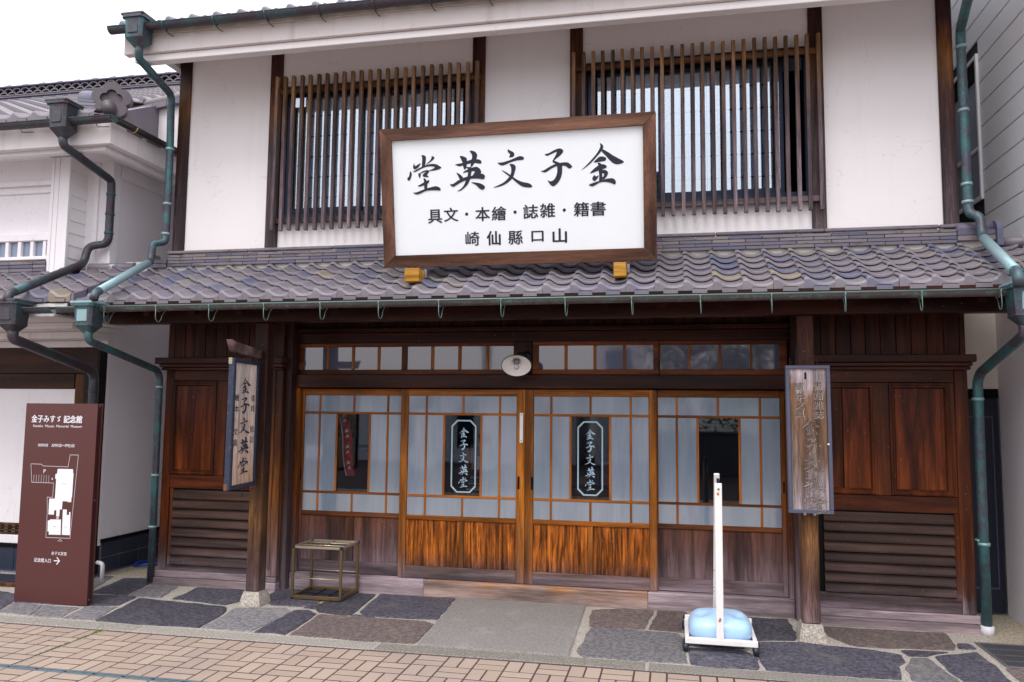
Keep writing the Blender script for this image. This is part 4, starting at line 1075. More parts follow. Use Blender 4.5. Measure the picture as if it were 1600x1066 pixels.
# pilasters at the mouth of the entrance
def pilaster(x0, x1, label, mat='pilas'):
    p = link('pilaster', None, ((x0 + x1) / 2, -0.03, 0), shop); p['label'] = label
    box('shaft', x0, x1, -0.055, 0.14, 0.125, 2.56, mat, p, 0.006)
    box('moulding', x0 + 0.05, x0 + 0.075, -0.068, -0.054, 0.20, 2.13, mat, p, 0.006)
    box('plinth', x0 - 0.012, x1 + 0.012, -0.085, 0.12, -0.005, 0.075, 'sill', p, 0.006); box('plinth_step', x0 - 0.004, x1 + 0.006, -0.070, 0.13, 0.076, 0.124, 'sill', p, 0.006)
    box('capital', x0 - 0.02, x1 + 0.015, -0.115, 0.12, 2.150, 2.212, 'wing_x', p, 0.006); box('capital_step', x0 - 0.01, x1 + 0.008, -0.09, 0.12, 2.118, 2.148, 'wing_x', p, 0.006)
    box('necking', x0 - 0.004, x1 + 0.003, -0.072, 0.12, 2.088, 2.116, 'wing_x', p, 0.008)
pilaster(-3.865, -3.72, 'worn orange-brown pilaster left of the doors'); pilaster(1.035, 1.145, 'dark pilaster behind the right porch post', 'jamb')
box('entrance_jamb', -3.72, -3.655, 0.0, 0.20, 0.0, 2.56, 'jamb', shop, 0.005); box('entrance_jamb', 0.975, 1.034, 0.0, 0.20, 0.0, 2.56, 'jamb', shop, 0.005)
box('door_track_post', -3.654, -3.618, 0.10, 0.20, 0.15, 1.925, 'door_gz', shop, 0.003); box('door_track_post', 0.935, 0.974, 0.10, 0.20, 0.15, 1.925, 'door_gz', shop, 0.003)

# threshold
box('threshold', -3.654, -2.30, 0.075, 0.24, -0.01, 0.148, 'sill', shop, 0.006); box('threshold', -2.299, -0.25, 0.075, 0.24, -0.01, 0.148, 'sill_mid', shop, 0.006); box('threshold', -0.249, 0.974, 0.075, 0.24, -0.01, 0.148, 'sill', shop, 0.006)
# lintel, transom, head board
box('lintel', -3.654, 0.974, 0.075, 0.24, 1.926, 2.052, 'lintel', shop, 0.005)
box('transom_head', -3.654, 0.974, 0.105, 0.22, 2.362, 2.458, 'lintel', shop, 0.004)
box('transom_ledge', -3.654, 0.974, 0.060, 0.22, 2.461, 2.503, 'lintel', shop, 0.006)
x = -3.65
while x < 0.95:
    box('plank', x + 0.002, min(x + 0.118, 0.97), 0.13, 0.15, 2.504, 2.66, 'plank', shop, 0.003); x += 0.12
box('wall_backing', -3.65, 0.97, 0.152, 0.17, 2.50, 2.9, 'black_wood', shop, 0)
box('centre_post', -1.468, -1.300, 0.088, 0.20, 2.053, 2.361, 'dark_z', shop, 0.004)
def transom(x0, x1, panes, y, label):
    t = link('transom_window', None, ((x0 + x1) / 2, y, 2.055), shop); t['label'] = label
    box('frame_rail', x0, x1, y, y + 0.03, 2.323, 2.361, 'transom', t, 0.003); box('frame_rail', x0, x1, y, y + 0.03, 2.054, 2.102, 'transom', t, 0.003)
    e = [x0] + [v for p in panes for v in p] + [x1]
    for k in range(0, len(e), 2):
        box('muntin' if 0 < k < len(e) - 2 else 'frame_stile', e[k] + 0.0005, e[k + 1] - 0.0005, y + (0.004 if 0 < k < len(e) - 2 else 0.001), y + 0.029, 2.103, 2.322, 'muntin' if 0 < k < len(e) - 2 else 'transom', t, 0.003)
    for a, b in panes: box('pane', a - 0.002, b + 0.002, y + 0.017, y + 0.021, 2.10, 2.325, 'milk', t, 0)
transom(-3.65, -2.56, [(-3.603, -3.358), (-3.335, -3.094), (-3.067, -2.829), (-2.803, -2.581)], 0.125, 'leftmost four-pane transom light')
transom(-2.556, -1.470, [(-2.519, -2.281), (-2.251, -2.013), (-1.982, -1.742), (-1.714, -1.476)], 0.105, 'four-pane transom light left of the lamp')
transom(-1.298, -0.142, [(-1.238, -0.999), (-0.970, -0.731), (-0.704, -0.463), (-0.437, -0.192)], 0.105, 'four-pane transom light right of the lamp')
transom(-0.140, 0.960, [(-0.131, 0.113), (0.135, 0.379), (0.403, 0.647), (0.668, 0.892)], 0.125, 'rightmost four-pane transom light')

# sliding doors
def door(x0, x1, g0, g1, m, e, y, ws, label, decal=None):
    d = link('sliding_door', None, ((x0 + x1) / 2, y, 0.15), shop); d['label'] = label
    sz, sx, pm, lz = ws
    a, b, c, dd = m
    box('stile', x0, g0, y, y + 0.035, 0.152, 1.918, sz, d, 0.004); box('stile', g1, x1, y, y + 0.035, 0.152, 1.918, sz, d, 0.004)
    box('top_rail', g0 + .0005, g1 - .0005, y + 0.001, y + 0.034, 1.853, 1.917, sx, d, 0.003)
    box('middle_rail', g0 + .0005, g1 - .0005, y - 0.002, y + 0.034, 0.690, 0.733, sx, d, 0.004)
    box('bottom_rail', g0 + .0005, g1 - .0005, y + 0.001, y + 0.034, 0.153, 0.264, sx, d, 0.003)
    for z in (0.914, 1.682): box('muntin_bar', g0 + .0005, g1 - .0005, y + 0.004, y + 0.022, z - 0.011, z + 0.011, sx, d, 0.003)
    for xx in (a, b, c, dd): box('muntin', xx - 0.010, xx + 0.010, y + 0.005, y + 0.0215, 0.926, 1.670, 'muntin', d, 0.003)
    for xx in (a, e, dd):
        for z0, z1 in ((0.734, 0.902), (1.694, 1.852)): box('muntin', xx - 0.010, xx + 0.010, y + 0.005, y + 0.0215, z0, z1, 'muntin', d, 0.003)
    hs = [g0, a, b, c, dd, g1]
    for k in range(5):
        clear = k == 2
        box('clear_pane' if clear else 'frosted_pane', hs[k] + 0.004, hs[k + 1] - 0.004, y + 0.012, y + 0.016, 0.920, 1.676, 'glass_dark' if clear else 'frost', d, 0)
    hs = [g0, a, e, dd, g1]
    for z0, z1 in ((0.730, 0.908), (1.688, 1.856)):
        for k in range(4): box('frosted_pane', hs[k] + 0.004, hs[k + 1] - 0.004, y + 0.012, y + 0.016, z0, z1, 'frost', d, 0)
    for p0, p1 in ((g0, e - 0.024), (e + 0.024, g1)): box('door_panel', p0 + 0.001, p1 - 0.001, y + 0.012, y + 0.022, 0.265, 0.689, pm, d, 0.002)
    box('panel_stile', e - 0.023, e + 0.023, y + 0.003, y + 0.030, 0.265, 0.689, lz, d, 0.003)
    if decal:
        u0, u1, z0, z1, gs, cx = decal
        pl = Plane((0, y + 0.0115, 0), (1, 0, 0), (0, 0, 1))
        def octo(i):
            c_ = 0.055 - i * 0.4
            return [(u0 + i + c_, z1 - i), (u1 - i - c_, z1 - i), (u1 - i, z1 - i - c_), (u1 - i, z0 + i + c_), (u1 - i - c_, z0 + i), (u0 + i + c_, z0 + i), (u0 + i, z0 + i + c_), (u0 + i, z1 - i - c_)]
        o1, o2 = octo(0), octo(0.013)
        polys_mesh('decal_border', pl, [[o1[i], o1[(i + 1) % 8], o2[(i + 1) % 8], o2[i]] for i in range(8)], 'decal', d, 0.0015)
        ps = []
        for k, g in enumerate(('kin', 'shi', 'bun', 'ei', 'dou')):
            zc = z1 - 0.118 - k * (z1 - z0 - 0.215) / 4
            ps += [[(cx + x_ * gs, zc + y_ * gs) for x_, y_ in q] for q in GN[g]]
        polys_mesh('decal_lettering', pl, ps, 'decal', d, 0.0018)
    return d
M['decal'] = plain('pale_blue_vinyl', (0.36, 0.52, 0.62), 0.5, var=0.05)
WG = ('door_gz', 'door_gx', 'panel_gr', 'door_gz'); WO = ('door_z', 'door_x', 'panel_or', 'door_z')
door(-3.617, -2.545, -3.591, -2.568, (-3.429, -3.248, -2.905, -2.723), -3.072, 0.165, WG, 'leftmost sliding door with greyed lower panels')
d2 = door(-2.572, -1.362, -2.500, -1.442, (-2.319, -2.142, -1.782, -1.604), -1.956, 0.120, WO, 'sliding door with bright orange panels left of the centre', (-2.07, -1.828, 0.952, 1.628, 0.098, -1.949))
d3 = door(-1.360, -0.168, -1.285, -0.233, (-1.120, -0.941, -0.581, -0.396), -0.759, 0.120, WO, 'sliding door with bright orange panels right of the centre', (-0.878, -0.645, 0.960, 1.630, 0.098, -0.762))
door(-0.192, 0.934, -0.159, 0.896, (0.010, 0.192, 0.551, 0.728), 0.369, 0.165, WG, 'rightmost sliding door with greyed lower panels')
for xx, par, yy in ((-1.43, d2, 0.119), (-1.305, d3, 0.119)):
    box('finger_pull', xx, xx + 0.020, yy - 0.001, yy + 0.004, 1.00, 1.115, 'black', par, 0.002)
box('finger_pull', 0.908, 0.922, 0.163, 0.168, 1.03, 1.13, 'black', shop, 0.002); box('finger_pull', -3.612, -3.600, 0.163, 0.168, 1.03, 1.13, 'black', shop, 0.002)
lp = box('lock_plate', -1.412, -1.380, 0.108, 0.1195, 1.425, 1.700, 'steel_white', d2, 0.002)
for z in (1.445, 1.68): cap_roll('screw', (-1.396, 0.1055, z), (-1.396, 0.1085, z), 0.005, 'steel', lp)

# dim goods on shelves seen through the clear panes (inside the shop)
sh = thing('display_shelf', 'dim shelf of goods seen through the clear pane of the left centre door', 'shelf', (-1.9, 0.9, 0.12))
for z in (0.72, 0.86, 1.10): box('shelf_board', -2.25, -1.55, 0.75, 1.05, z, z + 0.02, 'door_gz', sh, 0.003)
for s in (-2.25, -1.57): box('shelf_side', s, s + 0.02, 0.75, 1.05, 0.12, 1.7, 'dark_z', sh, 0.002)
for k in range(9):
    xx = -2.18 + k * 0.065
    box('book', xx, xx + 0.05, 0.78, 0.95, 1.12, 1.12 + random.uniform(0.12, 0.3), ['book_a', 'book_b', 'book_c', 'cloth_white'][k % 4], sh, 0.002)
for k in range(6): box('paper_stack', -2.1 + k * 0.01, -1.65, 0.78, 0.98, 0.88 + k * 0.03, 0.895 + k * 0.03, 'cloth_white' if k % 2 else 'book_c', sh, 0.002)
sh = thing('display_cabinet', 'dim cabinet seen through the clear pane of the right centre door', 'cabinet', (-0.75, 1.0, 0.12))
box('cabinet_body', -1.0, -0.42, 0.95, 1.35, 0.12, 0.95, 'door_z', sh, 0.005); box('cabinet_top', -1.03, -0.39, 0.92, 1.38, 0.952, 0.98, 'dark', sh, 0.005)
for k in range(5): box('box', -0.98 + k * 0.115, -0.88 + k * 0.115, 1.0, 1.2, 0.982, 1.05 + 0.08 * (k % 3), ['book_c', 'book_a', 'book_b'][k % 3], sh, 0.003)

# porch posts on stone bases
def porch(x0, x1, label, st):
    p = link('porch_post', None, ((x0 + x1) / 2, -0.56, 0), shop); p['label'] = label
    box('post_shaft', x0, x1, -0.625, -0.495, st, 2.487, 'post', p, 0.008)
    mb = MB(); cx = (x0 + x1) / 2; h0, h1 = 0.098, 0.074
    z0, z1 = 0.0, st - 0.002
    vs = [(cx - h0, -0.56 - h0, z0), (cx + h0, -0.56 - h0, z0), (cx + h0, -0.56 + h0, z0), (cx - h0, -0.56 + h0, z0), (cx - h0 * .95, -0.56 - h0 * .95, z0 + (z1 - z0) * .35), (cx + h0 * .95, -0.56 - h0 * .95, z0 + (z1 - z0) * .35), (cx + h0 * .95, -0.56 + h0 * .95, z0 + (z1 - z0) * .35), (cx - h0 * .95, -0.56 + h0 * .95, z0 + (z1 - z0) * .35),
          (cx - h1, -0.56 - h1, z1), (cx + h1, -0.56 - h1, z1), (cx + h1, -0.56 + h1, z1), (cx - h1, -0.56 + h1, z1)]
    mb.add(vs, [(0, 1, 5, 4), (1, 2, 6, 5), (2, 3, 7, 6), (3, 0, 4, 7), (4, 5, 9, 8), (5, 6, 10, 9), (6, 7, 11, 10), (7, 4, 8, 11), (8, 9, 10, 11)])
    mb.build('base_stone', 'base_stone', p)
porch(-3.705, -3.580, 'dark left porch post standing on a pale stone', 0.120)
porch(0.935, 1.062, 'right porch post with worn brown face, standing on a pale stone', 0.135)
box('downpipe_bracket', 2.34, 2.36, -0.09, -0.03, 0.72, 0.735, 'cu_green', shop, 0.002)
# ridge on top
cap_roll('main_ridge', (-5.2, 3.7, 7.30), (2.55, 3.7, 7.30), 0.12, 'tile', ue)

# ================================================================== THINGS ON THE HOUSE
sgn = thing('shop_signboard', 'large white shop sign with brushed black characters in a brown frame above the pent roof', 'signboard', (-1.315, -0.6, 2.90))
SP = Plane((-2.49, -0.6, 2.958), (1, 0, 0), (0, -0.2, 1.177))
SH = 1.194; SW = 2.353
def slab(name, pl, a0, a1, b0, b1, c0, c1, mat, parent, bev=0.004, label=None):
    bm = bmesh.new(); bmesh.ops.create_cube(bm, size=1)
    for v in bm.verts: v.co = Vector((a0 + (v.co.x + .5) * (a1 - a0), b0 + (v.co.y + .5) * (b1 - b0), c0 + (v.co.z + .5) * (c1 - c0)))
    if bev: bmesh.ops.bevel(bm, geom=list(bm.edges), offset=bev, segments=1, affect='EDGES')
    org = pl.p((a0 + a1) / 2, b0, (c0 + c1) / 2)
    for v in bm.verts: v.co = pl.p(*v.co) - org
    bmesh.ops.recalc_face_normals(bm, faces=bm.faces[:])
    me = bpy.data.meshes.new(name); bm.to_mesh(me); bm.free(); me.materials.append(M[mat])
    return link(name, me, org, parent, label=label)
def mitre(name, pl, W, H, f, c0, c1, mats, parent):
    """four mitred frame members"""
    O = [(0, 0), (W, 0), (W, H), (0, H)]; I = [(f, f), (W - f, f), (W - f, H - f), (f, H - f)]
    for i in range(4):
        a, b = O[i], O[(i + 1) % 4]; c, d = I[(i + 1) % 4], I[i]
        g = 0.0008; q = [a, b, c, d]; cx = sum(p[0] for p in q) / 4; cy = sum(p[1] for p in q) / 4
        q = [(p[0] + (cx - p[0]) * g, p[1] + (cy - p[1]) * g * 6) for p in q]
        inr = [(d[0], d[1]), (c[0], c[1])]
        vs = [pl.p(x, y, c0) for x, y in q] + [pl.p(x, y, c1 - (0.006 if k < 2 else 0.0)) for k, (x, y) in enumerate(q)]
        # chamfer ring
        mesh_obj(name, vs, [(3, 2, 1, 0), (4, 5, 6, 7), (0, 1, 5, 4), (1, 2, 6, 5), (2, 3, 7, 6), (3, 0, 4, 7)], mats[i % 2], parent)
mitre('sign_frame', SP, SW, SH, 0.104, -0.045, 0.035, ('signwood_x', 'signwood_z'), sgn)
slab('sign_panel', SP, 0.100, SW - 0.100, 0.100, SH - 0.100, -0.03, 0.004, 'sign_white', sgn, 0)
slab('inner_lip', SP, 0.1045, SW - 0.1045, SH - 0.112, SH - 0.1045, 0.0045, 0.012, 'sign_white', sgn, 0.001); slab('inner_lip', SP, 0.1045, 0.112, 0.1045, SH - 0.1125, 0.0045, 0.012, 'sign_white', sgn, 0.001)
for g in ('dou', 'ei', 'bun', 'shi', 'kin'): polys_mesh('brushed_character', SP, [[(p.x, p.y) for p in q] for q in glyph_uv(g)], 'ink', sgn, 0.006)
rows = [('具', 0.4711, .4307), ('文', .6144, .4404), ('本', .8935, .4343), ('繪', 1.0372, .4336), ('誌', 1.3096, .4376), ('雑', 1.4529, .4418), ('籍', 1.7375, .44), ('書', 1.8769, .4392)]
it = [(c, a, b, 0.116, 0.124, 0.022) for c, a, b in rows]
it += [(c, a, b, h, w_, 0.03 if c in '口山仙' else 0.018) for c, a, b, h, w_ in (('崎', .7979, .2291, .118, .120), ('仙', .9847, .2278, .118, .116), ('縣', 1.1747, .2264, .116, .122), ('口', 1.3636, .23, .088, .100), ('山', 1.5523, .2285, .118, .116))]
text('character', SP, it, 'ink', sgn, 0.006)
dots = []
for a in (.753, 1.1756, 1.5949): dots.append([(a + 0.014 * math.cos(t * .524), .439 + 0.014 * math.sin(t * .524)) for t in range(12)])
polys_mesh('middle_dot', SP, dots, 'ink', sgn, 0.006)
for xa, xb, lab in ((-2.243, -2.112, 'yellow timber block under the left end of the big sign'), (-0.478, -0.378, 'yellow timber block under the right end of the big sign')):
    b = thing('support_block', lab, 'timber block', ((xa + xb) / 2, -0.7, 2.80), 'blocks under the big sign')
    box('block', xa, xb, -0.80, -0.52, 2.798, 2.913, 'yellow', b, 0.004)
    box('bracket_strap', xb + 0.0, xb + 0.02, -0.66, -0.50, 2.85, 2.925, 'steel', b, 0.002)
    box('foot', xa + 0.02, xb - 0.02, -0.70, -0.52, 2.76, 2.797, 'dark', b, 0)

# lamp over the doors
lamp = thing('wall_lamp', 'small lamp with white enamel shade and green rim above the doors', 'lamp', (-1.38, 0.08, 2.05))
ax = Matrix.Rotation(math.radians(-9), 3, 'Y') @ Matrix.Rotation(math.radians(-41), 3, 'X')
LC = Vector((-1.385, -0.20, 2.118))
lathe('shade', [(0.131, 0.0), (0.126, 0.006), (0.10, 0.030), (0.060, 0.052), (0.030, 0.062), (0.028, 0.075)], LC, ax, 'enamel', lamp, 36)
lathe('shade_outside', [(0.133, -0.002), (0.134, 0.002), (0.128, 0.010), (0.102, 0.035), (0.062, 0.058), (0.034, 0.068), (0.030, 0.078)], LC, ax, 'enamel_green', lamp, 36)
lathe('rim', [(0.131, -0.002), (0.136, -0.001), (0.136, 0.004), (0.131, 0.003)], LC, ax, 'enamel_green', lamp, 36)
lathe('socket', [(0.0, 0.030), (0.024, 0.030), (0.026, 0.040), (0.024, 0.052), (0.027, 0.062)], LC, ax, 'steel', lamp, 20)
lathe('socket_cap', [(0.030, 0.078), (0.026, 0.10), (0.012, 0.115), (0.0, 0.118)], LC, ax, 'iron', lamp, 20)
lathe('bulb', [(0.010, 0.032), (0.013, 0.018), (0.022, 0.0), (0.026, -0.014), (0.023, -0.028), (0.012, -0.038), (0.0, -0.041)], LC, ax, 'bulb', lamp, 20)
lathe('bulb_stem', [(0.0, -0.018), (0.004, -0.016), (0.005, 0.01), (0.009, 0.028)], LC, ax, 'print_grey', lamp, 10)
tp = LC + ax @ Vector((0, 0, 0.112))
tube('arm', [tp, tp + Vector((0.01, 0.05, 0.045)), (-1.352, 0.0, 2.235), (-1.345, 0.082, 2.225)], 0.009, 'iron', lamp, 0.03)
lathe('wall_plate', [(0.0, 0.030), (0.022, 0.028), (0.040, 0.018), (0.046, 0.004), (0.046, 0.0)], (-1.345, 0.087, 2.225), Matrix.Rotation(math.radians(90), 3, 'X'), 'iron', lamp, 20)

# hanging sign on the left porch post, turned edge-on to the street
hs = thing('hanging_sign', 'narrow hanging wooden sign with navy frame and blue characters on the left porch post', 'hanging sign', (-3.6, -0.85, 1.05))
az = Vector((-0.106, 0.994, 0)).normalized()         # along the board, away from the street
HP = Plane(Vector((-3.588, -1.155, 1.045)), az, (0, 0, 1))
HW, HH = 0.50, 1.085
slab('sign_board', HP, 0.02, HW - 0.02, 0.02, HH - 0.02, -0.020, 0.000, 'oldboard', hs, 0.001)
for a0, a1, b0, b1 in ((0, HW, HH - 0.034, HH), (0, HW, 0, 0.034), (0, 0.034, 0.035, HH - 0.035), (HW - 0.034, HW, 0.035, HH - 0.035)):
    slab('sign_frame', HP, a0, a1, b0, b1, -0.035, 0.014, 'navy', hs, 0.003)
slab('end_plate', HP, -0.012, 0.0, 0, HH, -0.034, 0.012, 'navy', hs, 0.002)
slab('metal_corner', HP, -0.015, 0.03, HH - 0.05, HH + 0.003, -0.037, -0.006, 'bronze_light', hs, 0.002); slab('metal_corner', HP, -0.015, 0.03, -0.003, 0.05, -0.037, -0.006, 'rust_dark', hs, 0.002)
ps = []
for k, g in enumerate(('kin', 'shi', 'bun', 'ei', 'dou')):
    ps += [[(HW / 2 - 0.005 + x_ * 0.22, 0.865 - k * 0.170 + y_ * 0.142) for x_, y_ in q] for q in GN[g]]
polys_mesh('brushed_lettering', HP, ps, 'ink_faded', hs, 0.0012)
text('small_lettering', HP, [(c, 0.090, z, 0.058, 0.080, 0.01) for c, z in (('繪', .76), ('本', .665), ('文', .475), ('具', .38))] + [('・', .090, .57, .012)] +
     [(c, 0.410, z, 0.058, 0.080, 0.0) for c, z in (('書', .76), ('籍', .67), ('雑', .49), ('誌', .40))], 'ink_faded', hs, 0.0012)
mb = MB()
B0 = Vector((-3.635, -0.60, 2.12)); 
pa = Plane(Vector((-3.588, -1.155, 0)), az, (0, 0, 1))
c = [(-0.01, 2.185), (-0.075, 2.28), (0.0, 2.267), (0.58, 2.232), (0.58, 2.155)]
for t in (-0.035, 0.015): mb.v += [tuple(pa.p(a, b, t)) for a, b in c]
mb.f = [(4, 3, 2, 1, 0), (5, 6, 7, 8, 9)] + [(i, (i + 1) % 5, (i + 1) % 5 + 5, i + 5) for i in range(5)]; mb.mi = [0] * 7
mb.build('bracket_arm', 'bracket', hs)
for a in (0.08, 0.40):
    for s in range(2):
        cx = pa.p(a, 0, -0.01); zc = 2.175 - s * 0.035 if a < 0.2 else 2.155 - s * 0.02
        ringp = [cx + Vector((0, 0, zc)) + (az * math.cos(t) if s == 0 else HP.n * math.cos(t)) * 0.012 + Vector((0, 0, 0.020 * math.sin(t))) for t in [k * math.pi / 6 for k in range(13)]]
        v, f = tube_geo(ringp, 0.0035, 6, False); mesh_obj('hanging_ring', v, f, 'iron', hs, smooth_=True)
ck = pa.p(0.26, 0, 0)
v, f = tube_geo([(ck.x, ck.y, 1.045), (ck.x + .004, ck.y, 1.0), (ck.x, ck.y, 0.96)], 0.004, 6); mesh_obj('bottom_hook', v, f, 'iron', hs)

# carved board on the right porch post
cs = thing('carved_signboard', 'tall weathered signboard with carved characters in a slate-blue frame on the right porch post', 'signboard', (1.0, -0.70, 0.97))
CP = Plane((0.836, -0.70, 0.968), (1, 0, 0), (-0.004, 0, 1))
CW, CH = 0.322, 1.118
M['carvedwood'] = wood('flaking_carved_wood', 'z', [(0.97, (0.234, 0.200, 0.213)), (1.45, (0.098, 0.060, 0.041)), (1.85, (0.125, 0.068, 0.041)), (1.97, (0.218, 0.176, 0.189)), (2.1, (0.281, 0.240, 0.254))], ring=0.25, streak=0.7, rough=0.75, blot=0.7)
slab('sign_board', CP, 0.028, CW - 0.028, 0.022, CH - 0.022, -0.02, 0.012, 'carvedwood', cs, 0.003)
for a0, a1, b0, b1 in ((0, CW, CH - 0.026, CH), (0, CW, 0, 0.028), (0, 0.027, 0.0285, CH - 0.0265), (CW - 0.027, CW, 0.0285, CH - 0.0265)):
    slab('sign_frame', CP, a0, a1, b0, b1, -0.03, 0.028, 'slate_blue', cs, 0.003)
slab('keyhole', CP, 0.138, 0.152, CH - 0.105, CH - 0.052, 0.0125, 0.0135, 'black', cs, 0)
def outline(q, w):
    """thin bright edge lines around a carved stroke"""
    n = len(q); out = []
    for i in range(n):
        a, b = Vector(q[i]), Vector(q[(i + 1) % n]); d = b - a
        if d.length < 1e-5: continue
        nn = Vector((-d.y, d.x)).normalized() * w
        out.append([tuple(a - nn), tuple(b - nn), tuple(b + nn), tuple(a + nn)])
    return out
ps, ol = [], []
for k, g in enumerate(('kin', 'shi', 'bun', 'ei', 'dou')):
    for q in GN[g]:
        qq = [(CW / 2 + 0.004 + x_ * 0.122, 0.655 - k * 0.138 + y_ * 0.116) for x_, y_ in q]
        ps.append(qq); ol += outline(qq, 0.0016)
polys_mesh('carved_lettering', CP, ps, 'carvedwood', cs, 0.0135)
polys_mesh('carved_edge', CP, [o for i, o in enumerate(ol)], 'carved_dk', cs, 0.0165).data.materials[0] = M['carved_dk']
polys_mesh('carved_highlight', CP, [[(x_ + 0.0026, y_ - 0.0022) for x_, y_ in o] for o in ol], 'carved', cs, 0.0150)  # pale shifted outlines paint the highlight on the flat carved strokes
text('small_carved_lettering', CP, [(c, 0.098, z, 0.060, 0.068, 0.0) for c, z in (('繪', .96), ('本', .885), ('文', .815), ('具', .745))] + [(c, 0.232, z, 0.060, 0.068, 0.0) for c, z in (('書', .965), ('籍', .89), ('雑', .815), ('誌', .745))], 'carved_dk', cs, 0.0150)
text('small_carved_highlight', CP, [(c, 0.1005, z - 0.002, 0.062, 0.072, 0.02) for c, z in (('繪', .96), ('本', .885), ('文', .815), ('具', .745))] + [(c, 0.2345, z - 0.002, 0.062, 0.072, 0.02) for c, z in (('書', .965), ('籍', .89), ('雑', .815), ('誌', .745))], 'carved', cs, 0.0135)  # pale shifted copy paints the highlight beside the small letters
for a in (0.058, 0.212):
    zt = CH + 0.058
    pth = [CP.p(a - 0.022, CH - 0.01, -0.01), CP.p(a - 0.022, zt, -0.01), CP.p(a + 0.024, zt, -0.01), CP.p(a + 0.024, CH - 0.01, -0.01)]
    v, f = tube_geo(pth, 0.0035, 6); mesh_obj('wire_loop', v, f, 'iron', cs)
for a in (0.105, 0.175): slab('bottom_clip', CP, a, a + 0.018, -0.014, 0.006, -0.01, 0.036, 'steel', cs, 0.002)
lathe('stud', [(0.0, 0.008), (0.006, 0.005), (0.008, 0.0)], CP.p(0.296, 0.52, 0.028), Matrix.Rotation(math.radians(90), 3, 'X'), 'print_white', cs, 10)

# ================================================================== MUSEUM SIGN
mu = thing('museum_sign', 'tall maroon standing sign with a white floor plan and arrow by the left house', 'sign', (-5.35, -0.95, 0))
MP = Plane((-5.715, -1.0, 0.0), (1, 0, 0), (0, 0, 1))
slab('front_panel', MP, 0, 0.735, 0.006, 1.742, -0.012, 0.0, 'museum', mu, 0.001)
slab('core', MP, 0.012, 0.728, 0.0, 1.735, -0.055, -0.0125, 'museum_edge', mu, 0.001); slab('back_panel', MP, 0, 0.740, 0.006, 1.742, -0.068, -0.056, 'museum', mu, 0.001)
for z in (1.72, 0.9, 0.05): lathe('bolt', [(0.0, 0.004), (0.006, 0.003), (0.007, 0.0)], (-4.986, -0.966, z), Matrix.Rotation(math.radians(90), 3, 'Y'), 'steel', mu, 8)
def mo(pts): return [(x + 5.715, z) for x, z in pts]
text('sign_lettering', MP, [('金子みすゞ', .215, 1.605, .066, .30, 0.02), ('記念館', .492, 1.603, .066, .185, 0.03), ('Kaneko  Misuzu  Memorial  Museum', .337, 1.541, .022, .500, 0.0),
     ('開館時間', .201, 1.371, .026, .100, 0.0), ('AM9:00〜PM5:00', .406, 1.371, .028, .235, 0.0), ('P', .234, 1.142, .034, None, 0.0), ('&', .318, 1.078, .020, None, 0),
     ('金子文英堂', .431, .436, .030, .155, 0.0), ('記念館入口', .269, .371, .036, .168, 0.015), ('入口', .43, .545, .012, .05, 0)], 'print_white', mu, 0.001)
def stroke(P, w, closed=True):
    out = []; n = len(P)
    for i in range(n if closed else n - 1):
        a, b = Vector(P[i]), Vector(P[(i + 1) % n]); d = (b - a).normalized(); nn = Vector((-d.y, d.x)) * w / 2; e = d * w / 2
        out.append([tuple(a - e - nn), tuple(b + e - nn), tuple(b + e + nn), tuple(a - e + nn)])
    return out
OUT = mo([(-5.624,1.204),(-5.519,1.203),(-5.498,1.188),(-5.244,1.186),(-5.229,1.291),(-5.145,1.291),(-5.158,1.05),(-5.170,.80),(-5.181,.57),(-5.425,.568),(-5.426,.80),(-5.436,.917),(-5.38,.917),(-5.379,1.042),(-5.603,1.042)])
polys_mesh('plan_outline', MP, stroke(OUT, 0.0055), 'print_grey', mu, 0.0006)
bays = [stroke([(a + 5.715, 1.108), (a + 5.715, 1.047)], 0.004, False)[0] for a in (-5.588, -5.562, -5.536, -5.510, -5.484, -5.458, -5.432)]
polys_mesh('plan_bays', MP, bays, 'print_grey', mu, 0.0006)
BG = mo([(-5.348,1.166),(-5.192,1.167),(-5.190,1.131),(-5.184,1.131),(-5.186,.923),(-5.191,.923),(-5.191,.881),(-5.232,.882),(-5.233,.888),(-5.279,.886),(-5.281,.815),(-5.302,.815),(-5.304,.753),(-5.334,.754),(-5.337,.807),(-5.357,.806),(-5.359,.767),(-5.415,.768),(-5.416,.905),(-5.359,.907),(-5.357,1.076),(-5.368,1.08),(-5.368,1.12),(-5.352,1.124)])
B2 = mo([(-5.395,.726),(-5.283,.728),(-5.278,.596),(-5.4,.594),(-5.399,.62),(-5.414,.621),(-5.417,.715),(-5.397,.718)])
B3 = mo([(-5.27,.816),(-5.23,.816),(-5.228,.77),(-5.205,.77),(-5.205,.795),(-5.192,.797),(-5.184,.597),(-5.266,.597)])
polys_mesh('plan_buildings', MP, [BG, B2, B3], 'print_white', mu, 0.001)
polys_mesh('plan_passage', MP, [mo([(-5.334,.750),(-5.306,.750),(-5.306,.731),(-5.334,.731)])], 'print_grey', mu, 0.001)
text('plan_notes', MP, [('本館', .438, 1.04, .010, .035, 0), ('展示', .372, .665, .010, .03, 0), ('売店', .484, .665, .010, .03, 0)], 'print_grey', mu, 0.002)
arr = stroke([(.387, .372), (.438, .372)], 0.008, False) + stroke([(.415, .400), (.441, .372)], 0.008, False) + stroke([(.415, .344), (.441, .372)], 0.008, False)
polys_mesh('arrow', MP, arr, 'print_white', mu, 0.001)
polys_mesh('entrance_mark', MP, [[(.434, .560), (.442, .553), (.426, .553)]], 'print_white', mu, 0.001)

